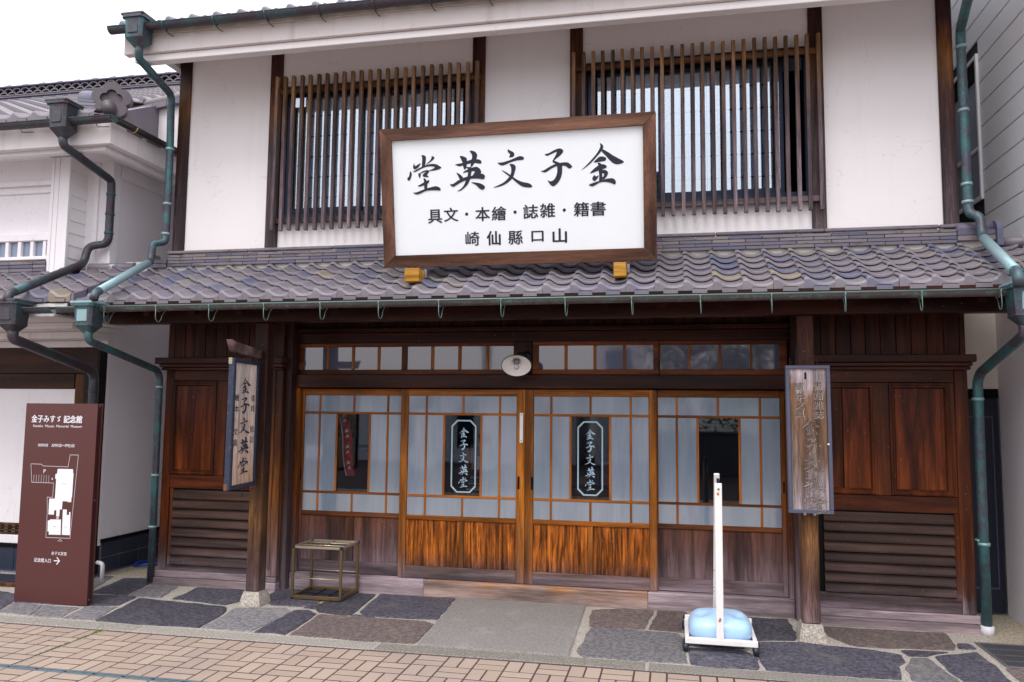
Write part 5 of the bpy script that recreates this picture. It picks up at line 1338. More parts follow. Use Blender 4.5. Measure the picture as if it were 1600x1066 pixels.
# ================================================================== UMBRELLA RACK
rk = thing('umbrella_rack', 'small brass-coloured umbrella rack with black tray beside the left door', 'rack', (-3.18, -0.13, 0))
RX0, RX1, RY0, RY1, RT = -3.415, -2.93, -0.345, 0.055, 0.48
s = 0.022
for a in (RX0, RX1 - s):
    for b in (RY0, RY1 - s):
        box('leg', a, a + s, b, b + s, 0.008, RT - s, 'bronze', rk, 0.003)
        box('corner_cap', a - .002, a + s + .002, b - .002, b + s + .002, RT - s, RT + 0.002, 'rubber', rk, 0.003)
        box('foot', a - .001, a + s + .001, b - .001, b + s + .001, 0.008 - 0.008, 0.026, 'rubber', rk, 0.002)
for b in (RY0, RY1 - s):
    box('top_rail', RX0 + s + .003, RX1 - s - .003, b + .001, b + s - .001, RT - s, RT, 'bronze_light', rk, 0.003); box('bottom_rail', RX0 + s + .002, RX1 - s - .002, b + .001, b + s - .001, 0.012, 0.044, 'bronze', rk, 0.003)
for a in (RX0, RX1 - s):
    box('top_rail', a + .001, a + s - .001, RY0 + s + .003, RY1 - s - .003, RT - s, RT, 'bronze_light', rk, 0.003); box('bottom_rail', a + .001, a + s - .001, RY0 + s + .002, RY1 - s - .002, 0.012, 0.044, 'bronze', rk, 0.003)
for y in (-0.215, -0.08):
    v, f = tube_geo([(RX0 + s, y, RT - 0.010), (RX1 - s, y, RT - 0.010)], 0.0075, 8); mesh_obj('cross_rod', v, f, 'bronze_light', rk, smooth_=True)
v, f = tube_geo([(-3.17, RY0 + s, RT - 0.012), (-3.17, RY1 - s, RT - 0.012)], 0.006, 8); mesh_obj('cross_rod', v, f, 'bronze', rk, smooth_=True)
for y in (RY0 + 0.008, RY1 - 0.01):
    v, f = tube_geo([(RX0 + s, y, 0.195), (RX1 - s, y, 0.195)], 0.006, 8); mesh_obj('middle_rod', v, f, 'bronze_light', rk, smooth_=True)
box('tray', RX0 + s + .001, RX1 - s - .001, RY0 + s + .001, RY1 - s - .001, 0.010, 0.022, 'tray', rk, 0.002)
for k in range(1, 3): box('tray_rib', RX0 + s + (RX1 - RX0 - 2 * s) * k / 3 - .004, RX0 + s + (RX1 - RX0 - 2 * s) * k / 3 + .004, RY0 + s + .003, RY1 - s - .003, 0.0225, 0.034, 'tray', rk, 0.001)
box('tray_rib', RX0 + s + .003, RX1 - s - .003, -0.150, -0.142, 0.0225, 0.033, 'tray', rk, 0.001)

lf_ = MB(); lf_.add([(-3.10, -0.475, 0.012), (-3.075, -0.485, 0.020), (-3.05, -0.470, 0.014), (-3.075, -0.455, 0.024)], [(0, 1, 2), (0, 2, 3)])
tag(lf_.build('fallen_leaf', 'yellow'), 'small yellow fallen leaf on the dark stone in front of the umbrella rack', 'leaf')
# ================================================================== WHEELED STAND AND WATER TANK
st = thing('wheeled_stand', 'white steel banner stand on black castors in front of the right door', 'stand', (0.3, -0.8, 0))
FY, BY = -1.085, -0.50
box('front_bar', 0.055, 0.560, FY - 0.022, FY + 0.022, 0.062, 0.102, 'steel_white', st, 0.004)
box('rear_bar', 0.060, 0.570, BY - 0.02, BY + 0.02, 0.082, 0.118, 'steel_white', st, 0.004)
for xx in (0.070, 0.547): box('side_bar', xx - 0.015, xx + 0.015, FY + 0.023, BY - 0.021, 0.066, 0.094, 'steel_white', st, 0.003)
def slant(name, x, w, y0, z0, y1, z1, d, mat, parent):
    a, b = Vector((x, y0, z0)), Vector((x, y1, z1)); pl = Plane(a, (1, 0, 0), (b - a)); L = (b - a).length
    return slab(name, pl, -w / 2, w / 2, 0, L, -d / 2, d / 2, mat, parent, 0.003)
slant('front_upright', 0.300, 0.052, FY, 0.103, -1.075, 1.205, 0.030, 'steel_white', st)
slant('rear_upright', 0.298, 0.040, BY, 0.119, -0.93, 1.262, 0.028, 'steel_white', st)
slant('hinge_strap', 0.304, 0.020, -1.055, 1.185, -0.965, 1.225, 0.02, 'rubber', st)
for z in (1.165, 0.245): lathe('bolt', [(0.0, 0.006), (0.007, 0.004), (0.008, 0.0)], (0.302, -1.095 if z > 1 else -1.10, z), Matrix.Rotation(math.radians(90), 3, 'X'), 'steel', st, 10)
for z, h in ((1.140, 0.02), (0.238, 0.014)): box('rust_patch', 0.290, 0.306, -1.0945 if z > 1 else -1.1015, -1.088, z - h, z, 'rust', st, 0.002)
for yy, z in ((-0.70, 0.50), (-0.63, 0.36), (-0.60, 0.33)):
    t_ = (z - 0.119) / (1.262 - 0.119); yc = BY + (-0.93 - BY) * t_
    box('rust_patch', 0.2785, 0.291, yc - 0.0172, yc - 0.010, z, z + 0.035, 'rust', st, 0.002)
for xx in (0.058, 0.545):
    for yy, zt in ((FY, 0.064), (BY, 0.080)):
        cst = link('castor', None, (xx, yy, 0), st)
        lathe('castor_wheel', [(0.0, -0.017), (0.024, -0.019), (0.033, -0.011), (0.034, 0.011), (0.024, 0.019), (0.0, 0.017)], (xx, yy - 0.004, 0.034), Matrix.Rotation(math.radians(90), 3, 'Y'), 'rubber', cst, 20)
        lathe('castor_hood', [(0.0, -0.022), (0.020, -0.022), (0.024, -0.012), (0.024, 0.012), (0.020, 0.022), (0.0, 0.022)], (xx, yy + 0.004, 0.048), Matrix.Rotation(math.radians(90), 3, 'Y'), 'tray', cst, 16)
        v, f = tube_geo([(xx, yy, 0.045), (xx, yy, zt)], 0.007, 8); mesh_obj('castor_stem', v, f, 'steel', cst)
    for yy in (FY, BY): lathe('bar_plug', [(0.0, 0.012), (0.014, 0.010), (0.017, 0.0)], (xx + (0.016 if xx > 0.3 else -0.004), yy, 0.083 if yy == FY else 0.10), Matrix.Rotation(math.radians(90 if xx > 0.3 else -90), 3, 'Y'), 'rubber', st, 12)
# tank: a rounded, pinched body
def tank_obj():
    bm = bmesh.new(); bmesh.ops.create_cube(bm, size=1)
    bmesh.ops.subdivide_edges(bm, edges=bm.edges[:], cuts=15, use_grid_fill=True)
    W, Dp, H = 0.452, 0.44, 0.200
    def sgn_(v): return -1 if v < 0 else 1
    for v in bm.verts:
        p = v.co * 2
        # superellipsoid
        d = (abs(p.x) ** 4 + abs(p.y) ** 4 + abs(p.z) ** 3.0) ** (1 / 3.8)
        q = p / max(d, 1e-6)
        x, y, z = q
        rr = math.hypot(x * 1.0, y)
        if z > 0.3: z -= 0.22 * math.exp(-((abs(x) - 0.62) ** 2 / 0.03 + (y + 0.25) ** 2 / 0.12))     # dimples beside the handle
        if z > 0.3: z -= 0.05 * math.exp(-(x ** 2 / 0.01)) 
        s = (1 - 0.012 * math.exp(-((z + 0.25) ** 2) / 0.002)) * (1 - 0.10 * max(0, z) ** 2)
        v.co = Vector((x * s * W / 2, y * s * Dp / 2, z * H / 2 + H / 2))
    bmesh.ops.recalc_face_normals(bm, faces=bm.faces[:])
    me = bpy.data.meshes.new('tank_body'); bm.to_mesh(me); bm.free(); me.materials.append(M['tank'])
    for p in me.polygons: p.use_smooth = True
    return me
tk = thing('water_tank', 'rounded pale blue plastic water weight sitting on the wheeled white stand', 'water tank', (0.308, -0.82, 0.034))
link('tank_body', tank_obj(), (0.310, -0.832, 0.034), tk)
lathe('screw_cap', [(0.0, 0.014), (0.022, 0.013), (0.024, 0.008), (0.024, 0.0), (0.0, 0.0)], (0.20, -0.74, 0.196), Matrix.Identity(3), 'tank', tk, 18)

# ================================================================== FLOOR GRATE, HOSE, PVC STUB
gr = thing('drain_grate', 'steel bar grate in the pavement at the foot of the right downpipe', 'grate', (2.42, -0.64, 0))
box('pit', 2.21, 2.80, -0.94, -0.35, -0.10, 0.0005, 'grout_black', gr, 0)
for a in ((2.205, 2.805, -0.36, -0.345), (2.205, 2.805, -0.945, -0.93), (2.205, 2.22, -0.9295, -0.3605), (2.79, 2.805, -0.9295, -0.3605)): box('frame_bar', a[0], a[1], a[2], a[3], 0.0, 0.009, 'steel', gr, 0.001)
for k in range(26): box('grate_bar', 2.226 + k * 0.0218, 2.232 + k * 0.0218, -0.929, -0.361, 0.0008, 0.008, 'steel', gr, 0)
for y in (-0.50, -0.645, -0.79): box('cross_bar', 2.221, 2.789, y - .003, y + .003, 0.0006, 0.0068, 'steel', gr, 0)
ho = MB()
hp = [(-5.64 + 0.14 * math.cos(a) + 0.01 * k / 24, 0.72 + 0.16 * math.sin(a), 0.02 + 0.012 * math.sin(a * 1.5)) for k, a in enumerate([k * 2 * math.pi / 24 for k in range(40)])]
v, f = tube_geo(hp, 0.011, 8); ho.add(v, f)
tag(ho.build('garden_hose', 'blue_hose', None, smooth_=True), 'blue hose coiled on the ground in the alley on the left', 'hose')
tag(tube('pvc_stub', [(-5.62, -0.02, -0.01), (-5.62, -0.02, 0.155), (-5.70, 0.0, 0.16)], 0.02, 'pvc', None, 0.04), 'short bent pale plastic pipe by the tiled foot of the left house', 'pipe')

# ================================================================== LEFT NEIGHBOUR (white plaster storehouse)
nb = thing('plaster_storehouse', 'white plaster Japanese storehouse with tiled eaves left of the shop', 'building', (-8.0, 1.0, 0))
NX = -5.80; NY = 0.05
box('side_wall', NX - 0.12, NX, NY + 0.10, 8.0, 0.36, 4.30, 'lav_plaster', nb, 0)
box('wall_moulding', NX + 0.0005, NX + 0.02, NY + 0.12, 8.0, 4.155, 4.30, 'white', nb, 0.004)
box('front_wall', -12, NX - 0.001, NY, NY + 0.099, 2.9, 4.40, 'white', nb, 0)
box('front_wall', -12, NX - 0.001, NY + 0.06, NY + 0.10, 0.30, 2.9, 'white', nb, 0)
box('base_cap', NX - 0.02, NX + 0.02, NY + 0.10, 8, 0.325, 0.359, 'black', nb, 0.004)
box('base_backing', NX - 0.1, NX + 0.004, NY + 0.10, 8, 0.0, 0.324, 'grout', nb, 0)
y = NY + 0.11
while y < 2.6:
    for z in (0.018, 0.173): box('wall_tile', NX + 0.0045, NX + 0.011, y + .004, y + 0.286, z, z + 0.147, 'bluetile', nb, 0.003)
    y += 0.29
# front: header, pillar, white board, lattice band, tiled foot
box('header_beam', -12, NX - 0.02, NY - 0.05, NY + 0.058, 2.06, 2.325, 'neigh_dark', nb, 0.005) ; box('header_board', -12, -6.115, NY - 0.02, NY + 0.058, 1.90, 2.058, 'neigh_dark', nb, 0.004)
box('corner_pillar', -6.105, -5.985, NY - 0.02, NY + 0.058, 0.02, 2.058, 'neigh_post', nb, 0.005); box('corner_pillar', -5.984, NX - 0.002, NY - 0.045, NY + 0.098, 0.02, 2.40, 'black_wood', nb, 0.005)
box('white_board', -12, -6.115, NY - 0.005, NY + 0.055, 0.505, 1.898, 'white', nb, 0.002)
for z in (0.395, 0.425, 0.455, 0.485): box('slat', -12, -6.11, NY - 0.02, NY + 0.0, z, z + 0.014, 'neigh_post', nb, 0.002)
mb = MB()
for k in range(40): mb.box(-6.2 - k * 0.09, -6.17 - k * 0.09, NY - 0.001, NY + 0.02, 0.388, 0.504)
mb.build('lattice_bar', 'neigh_dark', nb)
box('white_sill', -12, -6.11, NY - 0.02, NY + 0.05, 0.300, 0.385, 'white', nb, 0.004)
box('foot_cap', -12, NX - 0.03, NY - 0.03, NY + 0.05, 0.262, 0.299, 'black', nb, 0.004)
box('foot_backing', -12, NX - 0.03, NY - 0.002, NY + 0.05, 0.0, 0.261, 'grout', nb, 0)
for k in range(14): box('wall_tile', -6.14 - (k + 1) * 0.29, -6.145 - k * 0.29, NY - 0.010, NY - 0.0025, 0.02, 0.258, 'bluetile', nb, 0.003)
# soffit steps under the lower eave
for a in ((-0.05, 2.33, 2.40), (-0.28, 2.402, 2.47), (-0.55, 2.472, 2.53)):
    box('eave_moulding', -12, -5.72 - 0.0 * a[0], NY + a[0], NY + 0.05, a[1], a[2], 'dirty_white', nb, 0.006)
box('eave_moulding', -12, -5.55, -0.93, NY + 0.05, 2.532, 2.56, 'dirty_white', nb, 0.004)
# lower pent roof, sitting a little above the shop's
npf = link('pent_roof', None, (-7.5, -0.5, 2.6), nb)
n1 = tile_mesh('eave_tile', 0.235, 0.16, SL, True, 'tile2'); n2 = tile_mesh('roof_tile', 0.235, 0.16, SL, False, 'tile2')
for i in range(10):
    for k in range(6):
        yy = -0.93 + k * 0.16
        link('roof_tile', n1 if k == 0 else n2, (-5.62 - i * 0.235, yy, zr(yy) + 0.045), npf)
for k in range(6):   # side pieces closing the verge
    yy = -0.93 + k * 0.16; z = zr(yy) + 0.045
    mb = MB(); vs = []
    for dy in (0, 0.175):
        vs += [(-5.385, yy + dy, z + SL * dy + 0.018 - 0.1 * dy), (-5.355, yy + dy, z + SL * dy + 0.018 - 0.1 * dy), (-5.355, yy + dy, z + SL * dy - 0.055 - 0.1 * dy), (-5.385, yy + dy, z + SL * dy - 0.055 - 0.1 * dy)]
    mb.add(vs, [(0, 3, 2, 1), (4, 5, 6, 7), (0, 1, 5, 4), (1, 2, 6, 5), (2, 3, 7, 6)])
    mb.build('verge_tile', 'tile2', npf)
mb = MB()
q = [(-12, -0.93, zr(-0.93) - 0.03), (-5.42, -0.93, zr(-0.93) - 0.03), (-5.42, 0.049, zr(0.049) - 0.03), (-12, 0.049, zr(0.049) - 0.03)]
mb.add(q + [(a, b, c - 0.03) for a, b, c in q], [(0, 1, 2, 3), (7, 6, 5, 4), (0, 4, 5, 1), (1, 5, 6, 2)]); mb.build('roof_deck', 'fascia', npf)
for c in range(4):
    x = -9.0
    while x < -6.32:
        b = min(x + 0.278, -6.316); box('ridge_tile', x, b, -0.24, -0.18, 3.055 + c * 0.038, 3.055 + c * 0.038 + 0.033, 'noshi', npf, 0.003); x += 0.282
box('roof_mortar', -5.95, -5.6, -0.12, 0.04, 3.08, 3.17, 'mortar', npf, 0.01)
cap_roll('verge_roll', (-5.90, -0.10, 3.14), (-5.42, -0.05, 3.14), 0.048, 'tile2', npf)
lathe('roll_end', [(0.0, 0.01), (0.05, 0.008), (0.055, 0.0)], (-5.415, -0.05, 3.14), Matrix.Rotation(math.radians(90), 3, 'Y'), 'tile2', npf, 16)
# projecting bay with pilaster and clapboard cheek
by = link('window_bay', None, (-7.5, -0.1, 2.9), nb)
BX = -6.11; BF = -0.20
box('cheek_backing', BX - 0.04, BX - 0.008, BF + 0.03, NY, 2.95, 4.42, 'white', by, 0)
z = 2.98
while z < 4.35:
    mb = MB(); mb.add([(BX - 0.008, BF + 0.02, z), (BX + 0.006, BF + 0.02, z), (BX - 0.006, BF + 0.02, z + 0.128), (BX - 0.008, NY, z), (BX + 0.006, NY, z), (BX - 0.006, NY, z + 0.128), (BX - 0.008, BF + 0.02, z + 0.128), (BX - 0.008, NY, z + 0.128)],
        [(1, 4, 5, 2), (0, 3, 4, 1), (2, 5, 7, 6)]); mb.build('clapboard', 'clap', by); z += 0.131
box('bay_pilaster', -6.325, BX + 0.008, BF - 0.02, BF + 0.02, 2.93, 4.295, 'white', by, 0.004)
for a in (-6.30, -6.24): box('pilaster_bead', a, a + 0.02, BF - 0.028, BF - 0.0205, 2.96, 4.28, 'white', by, 0.004)
box('capital', -6.36, BX + 0.04, BF - 0.07, BF + 0.16, 4.297, 4.332, 'wall_stone', by, 0.008); box('capital', -6.38, BX + 0.07, BF - 0.10, BF + 0.20, 4.334, 4.385, 'wall_stone', by, 0.016)
box('bay_front', -12, -6.326, BF + 0.06, NY, 2.93, 4.42, 'white', by, 0)
for z0, z1, dy in ((4.02, 4.07, 0.02), (3.94, 3.985, 0.03), (3.425, 3.505, 0.0), (3.225, 3.262, 0.0)): box('bay_moulding', -12, -6.327, BF + dy, BF + 0.059, z0, z1, 'white', by, 0.006)
for k in range(16): box('mullion', -6.405 - k * 0.152 , -6.365 - k * 0.152, BF + 0.012, BF + 0.055, 3.263, 3.424, 'white', by, 0.003)
for k in range(16): box('bay_pane', -6.365 - (k + 1) * 0.152 + 0.0, -6.405 - k * 0.152 + 0.0, BF + 0.045, BF + 0.055, 3.266, 3.421, 'bluegrey_glass', by, 0)
box('flashing', -6.13, -5.95, -0.26, -0.05, 3.09, 3.12, 'cu_purple', by, 0.01)
box('wall_moulding', -6.02, -5.96, NY - 0.02, NY - 0.0005, 3.1, 4.30, 'white', nb, 0.006); box('wall_moulding', -5.83, NX + 0.012, NY - 0.012, NY + 0.099, 3.1, 4.155, 'white', nb, 0.004)
# upper eaves
box('eave_fascia', -12, -5.285, -0.66, -0.60, 4.235, 4.475, 'dirty_white', nb, 0.004); box('eave_fascia', -5.36, -5.285, -0.599, 6.0, 4.235, 4.475, 'dirty_white', nb, 0.004)
box('eave_step', -12, -5.40, -0.58, -0.50, 4.20, 4.24, 'white', nb, 0.004); box('eave_step', -5.48, -5.40, -0.499, 6.0, 4.20, 4.24, 'white', nb, 0.004)
box('eave_soffit', -12, -5.37, -0.598, 6.0, 4.301, 4.33, 'white', nb, 0)
nr = link('hipped_roof', None, (-8, 2, 4.4), nb)
mb = MB()
e0 = 4.485; sl = 0.512; yr = 4.0; zt_ = e0 + sl * (yr + 0.62)
A = (-14, -0.62, e0); B = (-5.30, -0.62, e0); Cc = (-6.0, 0.15, e0 + sl * 0.77); Dd = (-6.0, yr, zt_); Ee = (-14, yr, zt_); Fq = (-5.30, 6.0, e0); Gq = (-6.0, 6.0, e0 + sl * 0.77)
mb.add([A, B, Cc, Dd, Ee, Fq, Gq], [(0, 1, 2, 3, 4), (1, 5, 6, 2)])
mb.add([(-6.0, 0.15, 4.3), (-6.0, 6.0, 4.3), (-6.0, 6.0, 5.5), Dd, Cc], [(0, 1, 2, 3, 4)]); mb.build('roof_plane', 'tile2', nr)
mb = MB()
ncol = 34
def ntile(x, y, z, w, L, mi=0):
    us = [(0, .04), (.14, .056), (.3, .04), (.6, 0), (1.0, .018)]
    vs = [(x + u * w, y, z + h) for u, h in us] + [(x + u * w, y, z + h + 0.034) for u, h in us] + [(x + u * w, y + L * 1.1, z + h + sl * L * 1.1 - 0.02) for u, h in us]
    fs = [(i, i + 1, 6 + i, 5 + i) for i in range(4)] + [(5 + i, 6 + i, 11 + i, 10 + i) for i in range(4)]
    mb.add(vs, fs, mi)
for k in range(22):
    yy = -0.64 + k * 0.21
    for i in range(ncol):
        x = -5.55 - (i + 1) * 0.235
        lim = -5.35 - max(0, (yy + 0.62)) * 0.9
        if x + 0.2 < max(lim, -6.15): ntile(x, yy, e0 + sl * (yy + 0.62) + 0.03, 0.235, 0.21)
mb.build('roof_tile', 'tile2', nr, 'stuff')
for i in range(17):
    link('eave_tile', n1, (-5.66 - i * 0.235, -0.72, e0 + 0.055), nr)
for k in range(10):   # verge tiles along the side eave, seen edge on
    box('verge_tile', -5.42, -5.27, -0.45 + k * 0.30, -0.21 + k * 0.30, 4.43, 4.475, 'tile2', nr, 0.012)
# main ridge with pierced courses
box('ridge_base', -14, -5.9, yr - 0.16, yr + 0.16, zt_ - 0.05, zt_ + 0.045, 'tile2', nr, 0.01)
for c in range(2): box('ridge_course', -14, -5.9, yr - 0.18, yr + 0.18, zt_ + 0.048 + c * 0.028, zt_ + 0.070 + c * 0.028, 'tile2', nr, 0.008)
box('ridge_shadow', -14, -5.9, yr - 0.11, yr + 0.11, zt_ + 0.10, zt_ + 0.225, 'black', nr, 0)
mb = MB()
for r_ in range(2):
    for k in range(50):
        cx = -13.9 + k * 0.165 + (0.0825 if r_ % 2 else 0); zc = zt_ + 0.102 + r_ * 0.062
        arc_ = [(cx + 0.0825 * math.cos(a), zc + 0.058 * math.sin(a)) for a in [math.pi * t / 6 for t in range(7)]]
        arc2 = [(cx + 0.066 * math.cos(a), zc + 0.040 * math.sin(a)) for a in [math.pi * t / 6 for t in range(7)]]
        vs = [(x, yr - 0.16, z) for x, z in arc_] + [(x, yr - 0.16, z) for x, z in arc2] + [(x, yr - 0.115, z) for x, z in arc2]
        mb.add(vs, [(i, i + 1, 8 + i, 7 + i) for i in range(6)] + [(7 + i, 8 + i, 15 + i, 14 + i) for i in range(6)])
mb.build('pierced_tile', 'tile2', nr, 'stuff')
box('ridge_course', -14, -5.9, yr - 0.19, yr + 0.19, zt_ + 0.226, zt_ + 0.25, 'tile2', nr, 0.008)
cap_roll('ridge_roll', (-14, yr, zt_ + 0.26), (-5.9, yr, zt_ + 0.26), 0.065, 'tile2', nr)
k = 0
while -13.9 + k * 0.34 < -6:
    cap_roll('ridge_band', (-13.9 + k * 0.34, yr, zt_ + 0.264), (-13.83 + k * 0.34, yr, zt_ + 0.264), 0.082, 'tile2', nr); k += 1
# corner ridge with its plum-shaped end tile
hd = Vector((-0.86, 0.42, 0.26)).normalized(); h0 = Vector((-5.58, -0.32, 4.72))
for c in range(5):
    off = Vector((0, 0, 0.035 * c)); side = hd.cross(Vector((0, 0, 1))).normalized(); w = 0.115 - 0.01 * c
    mb = MB(); a = h0 + off - Vector((0, 0, 0.10)); b = a + hd * 0.62
    vs = []
    for p in (a, b): vs += [p - side * w, p + side * w, p + side * w + Vector((0, 0, 0.028)), p - side * w + Vector((0, 0, 0.028))]
    mb.add(vs, [(3, 2, 1, 0), (4, 5, 6, 7), (0, 1, 5, 4), (1, 2, 6, 5), (2, 3, 7, 6), (3, 0, 4, 7)]); mb.build('hip_course', 'noshi', nr)
v, f = tube_geo([h0 + Vector((0, 0, 0.10)), h0 + Vector((0, 0, 0.10)) + hd * 0.62], 0.075, 14); mesh_obj('hip_roll', v, f, 'tile2', nr, smooth_=True)
fn = Vector((0.42, -0.90, 0.0)).normalized(); OP = Plane(h0 + fn * 0.06 + Vector((0.03, 0, 0.06)), Vector((0, 0, 1)).cross(fn), (0, 0, 1))
def plum(s, c0=0.0):
    pts = []
    for t in range(60):
        a = 2 * math.pi * t / 60
        r = s * (0.78 + 0.26 * abs(math.cos(2.5 * (a - math.pi / 2))) ** 0.7)
        pts.append((r * math.cos(a), r * math.sin(a)))
    return pts
def solid(name, pl, P, c0, c1, mat, parent):
    n = len(P); vs = [pl.p(x, y, c0) for x, y in P] + [pl.p(x, y, c1) for x, y in P]
    return mesh_obj(name, vs, [tuple(range(n))[::-1], tuple(range(n, 2 * n))] + [(i, (i + 1) % n, n + (i + 1) % n, n + i) for i in range(n)], mat, parent)
def ring_(name, pl, P, Q, c0, c1, mat, parent):
    n = len(P); vs = [pl.p(x, y, c0) for x, y in P] + [pl.p(x, y, c1) for x, y in P] + [pl.p(x, y, c1) for x, y in Q] + [pl.p(x, y, c0) for x, y in Q]
    fs = []
    for i in range(n):
        j = (i + 1) % n
        fs += [(i, j, n + j, n + i), (n + i, n + j, 2 * n + j, 2 * n + i), (2 * n + i, 2 * n + j, 3 * n + j, 3 * n + i)]
    return mesh_obj(name, vs, fs, mat, parent)
solid('end_ornament', OP, plum(0.178), -0.06, 0.0, 'tile_dark', nr); ring_('ornament_rim', OP, plum(0.182), plum(0.105), 0.001, 0.035, 'tile_dark', nr)
cap_roll('corner_roll', (-5.42, -0.50, 4.60), (-5.26, -0.74, 4.56), 0.068, 'tile_dark', nr)
# low tiled gable wall behind the corner
gw = link('gable_wall', None, (-5.9, 1.2, 4.9), nb)
mb = MB(); mb.add([(-6.7, 1.0, 4.2), (-5.0, 1.0, 4.2), (-5.0, 1.0, 5.40), (-6.7, 1.0, 5.16), (-6.7, 1.2, 4.2), (-5.0, 1.2, 4.2), (-5.0, 1.2, 5.40), (-6.7, 1.2, 5.16)], [(0, 1, 2, 3), (3, 2, 6, 7), (1, 5, 6, 2)]); mb.build('gable_plaster', 'dirty_white', gw)
for k in range(9):
    x = -6.6 + k * 0.185; z = 5.16 + (x + 6.7) * 0.141
    mb = MB(); mb.add([(x, 0.93, z - 0.01), (x + 0.18, 0.93, z + 0.015), (x + 0.18, 0.93, z + 0.085), (x, 0.93, z + 0.06), (x, 1.25, z + 0.02), (x + 0.18, 1.25, z + 0.045), (x + 0.18, 1.25, z + 0.12), (x, 1.25, z + 0.095)], [(0, 1, 2, 3), (3, 2, 6, 7), (0, 4, 5, 1), (0, 3, 7, 4), (1, 5, 6, 2)]); mb.build('cap_tile', 'tile2', gw)
cap_roll('cap_roll', (-6.7, 1.1, 5.31), (-5.0, 1.1, 5.55), 0.055, 'tile2', gw)
# gutters and pipes of the storehouse
g2 = half_gutter('gutter', -12, -5.17, -0.77, 4.445, 0.052, ('cu_purple', 'cu_purple'), nb, 'purple-brown copper gutter on the upper front eave')
end_cap(g2, -5.173, -0.76, 4.46, 0.055, 'cu_mid')
for k in range(9):
    x = -5.36 - k * 0.42
    v, f = tube_geo([(x, -0.76 + 0.058 * math.cos(math.pi + math.pi * t / 6), 4.46 + 0.058 * math.sin(math.pi + math.pi * t / 6)) for t in range(7)], 0.006, 6); mesh_obj('gutter_band', v, f, 'cu_purple', g2)
    v, f = tube_geo([(x, -0.77, 4.40), (x + 0.004, -0.755, 4.365), (x + 0.09, -0.70, 4.38)], 0.004, 6); mesh_obj('hook', v, f, 'iron', g2)
g3 = half_gutter('side_gutter', -0.70, 5.5, -5.205, 4.455, 0.045, ('black_pipe', 'black_pipe'), nb, 'black gutter with brass bands on the side eave', axis='y')
for y in (-0.45, 0.28): 
    v, f = tube_geo([(-5.205 + 0.049 * math.cos(math.pi + math.pi * t / 6), y, 4.455 + 0.049 * math.sin(math.pi + math.pi * t / 6)) for t in range(7)], 0.007, 6); mesh_obj('brass_band', v, f, 'brass', g3)
hopper('rain_hopper', -5.71, -0.78, 4.60, 4.26, 0.20, 'cu_purple', nb)
p = tube('downpipe', [(-5.71, -0.78, 4.28), (-5.705, -0.77, 4.20), (-5.77, -0.02, 4.08), (-5.765, -0.02, 3.98), (-5.765, -0.02, 3.45), (-5.80, -0.03, 3.40), (-5.97, -0.06, 3.38), (-5.975, -0.10, 3.19), (-5.85, -1.13, 2.72), (-5.85, -1.15, 2.64)], 0.040, 'cu_purple', nb, 0.08, 14)
for z in (3.93, 3.72, 3.52): collar(p, (-5.765, -0.02, z), (0, 0, 1), 0.046, 'cu_mid')
v, f = tube_geo([Vector((-5.975, -0.10, 3.19)).lerp((-5.85, -1.13, 2.72), t) for t in (0.55, 0.94)], 0.0415, 14); mesh_obj('washed_section', v, f, 'cu_mid', p, smooth_=True)
g4 = half_gutter('gutter', -12, -5.46, -1.03, 2.595, 0.05, ('cu_purple', 'cu_purple'), nb, 'purple-brown copper gutter on the storehouse pent roof')
hopper('rain_hopper', -5.855, -1.06, 2.655, 2.37, 0.20, 'cu_purple', nb)
p = tube('downpipe', [(-5.85, -1.06, 2.40), (-5.85, -1.06, 2.32), (-5.80, -0.13, 2.09), (-5.80, -0.07, 2.02), (-5.79, -0.07, 0.0)], 0.046, 'cu_purple', nb, 0.09, 14)
collar(p, (-5.80, -0.07, 1.87), (0, 0, 1), 0.050, 'cu_purple')
# little floor grating at the foot of its front
fg = thing('floor_grating', 'dark slatted floor grating with brown edge at the foot of the storehouse', 'grating', (-6.6, -0.35, 0))
box('edge_board', -7.6, -5.93, -0.52, -0.495, 0.0, 0.035, 'neigh_post', fg, 0.003); box('edge_board', -5.954, -5.93, -0.4945, -0.10, 0.0, 0.035, 'neigh_post', fg, 0.003)
for k in range(6): box('grating_slat', -7.58, -5.958, -0.485 + k * 0.062, -0.455 + k * 0.062, 0.005, 0.030, 'tray', fg, 0.002)

# ================================================================== RIGHT NEIGHBOUR
rb = thing('metal_clad_building', 'building with pale grey metal siding close on the right of the shop', 'building', (3.8, 2, 0))
RXW = 2.79
box('lower_wall', RXW, RXW + 0.1, -0.9, 0.60, 0.0, 3.12, 'lav_plaster', rb, 0)
box('alley_wall', 2.335, RXW + 0.1, 0.602, 0.70, 1.955, 3.4, 'grey_plaster', rb, 0)
ad = link('alley_door', None, (2.55, 0.62, 0), rb); ad['label'] = 'near-black alley door'
box('door_leaf', 2.36, 2.785, 0.62, 0.66, 0.02, 1.93, 'door_navy', ad, 0.003)
box('door_frame', 2.335, RXW, 0.603, 0.619, 1.87, 1.953, 'black', ad, 0.003)
for z in (1.70, 0.22): box('door_rail', 2.37, 2.74, 0.612, 0.619, z, z + 0.012, 'slate_blue', ad, 0.001)
for xx in (2.36, 2.73): box('door_rail', xx, xx + 0.01, 0.612, 0.619, 0.22, 1.70, 'slate_blue', ad, 0.001)
box('door_ridge', 2.37, 2.78, 0.612, 0.619, 1.78, 1.80, 'door_navy', ad, 0.002)
z = 3.13
k = 0
while z < 7.0:
    y0 = -1.2
    segs = [(y0, 6.0)]
    if z + 0.2 > 3.70 and z < 5.10: segs = [(y0, 0.735), (1.55, 6.0)]
    for a, b in segs: box('siding_board', RXW, RXW + 0.03, a, b, z + 0.003, z + 0.2045, 'siding', rb, 0.005)
    z += 0.2085; k += 1
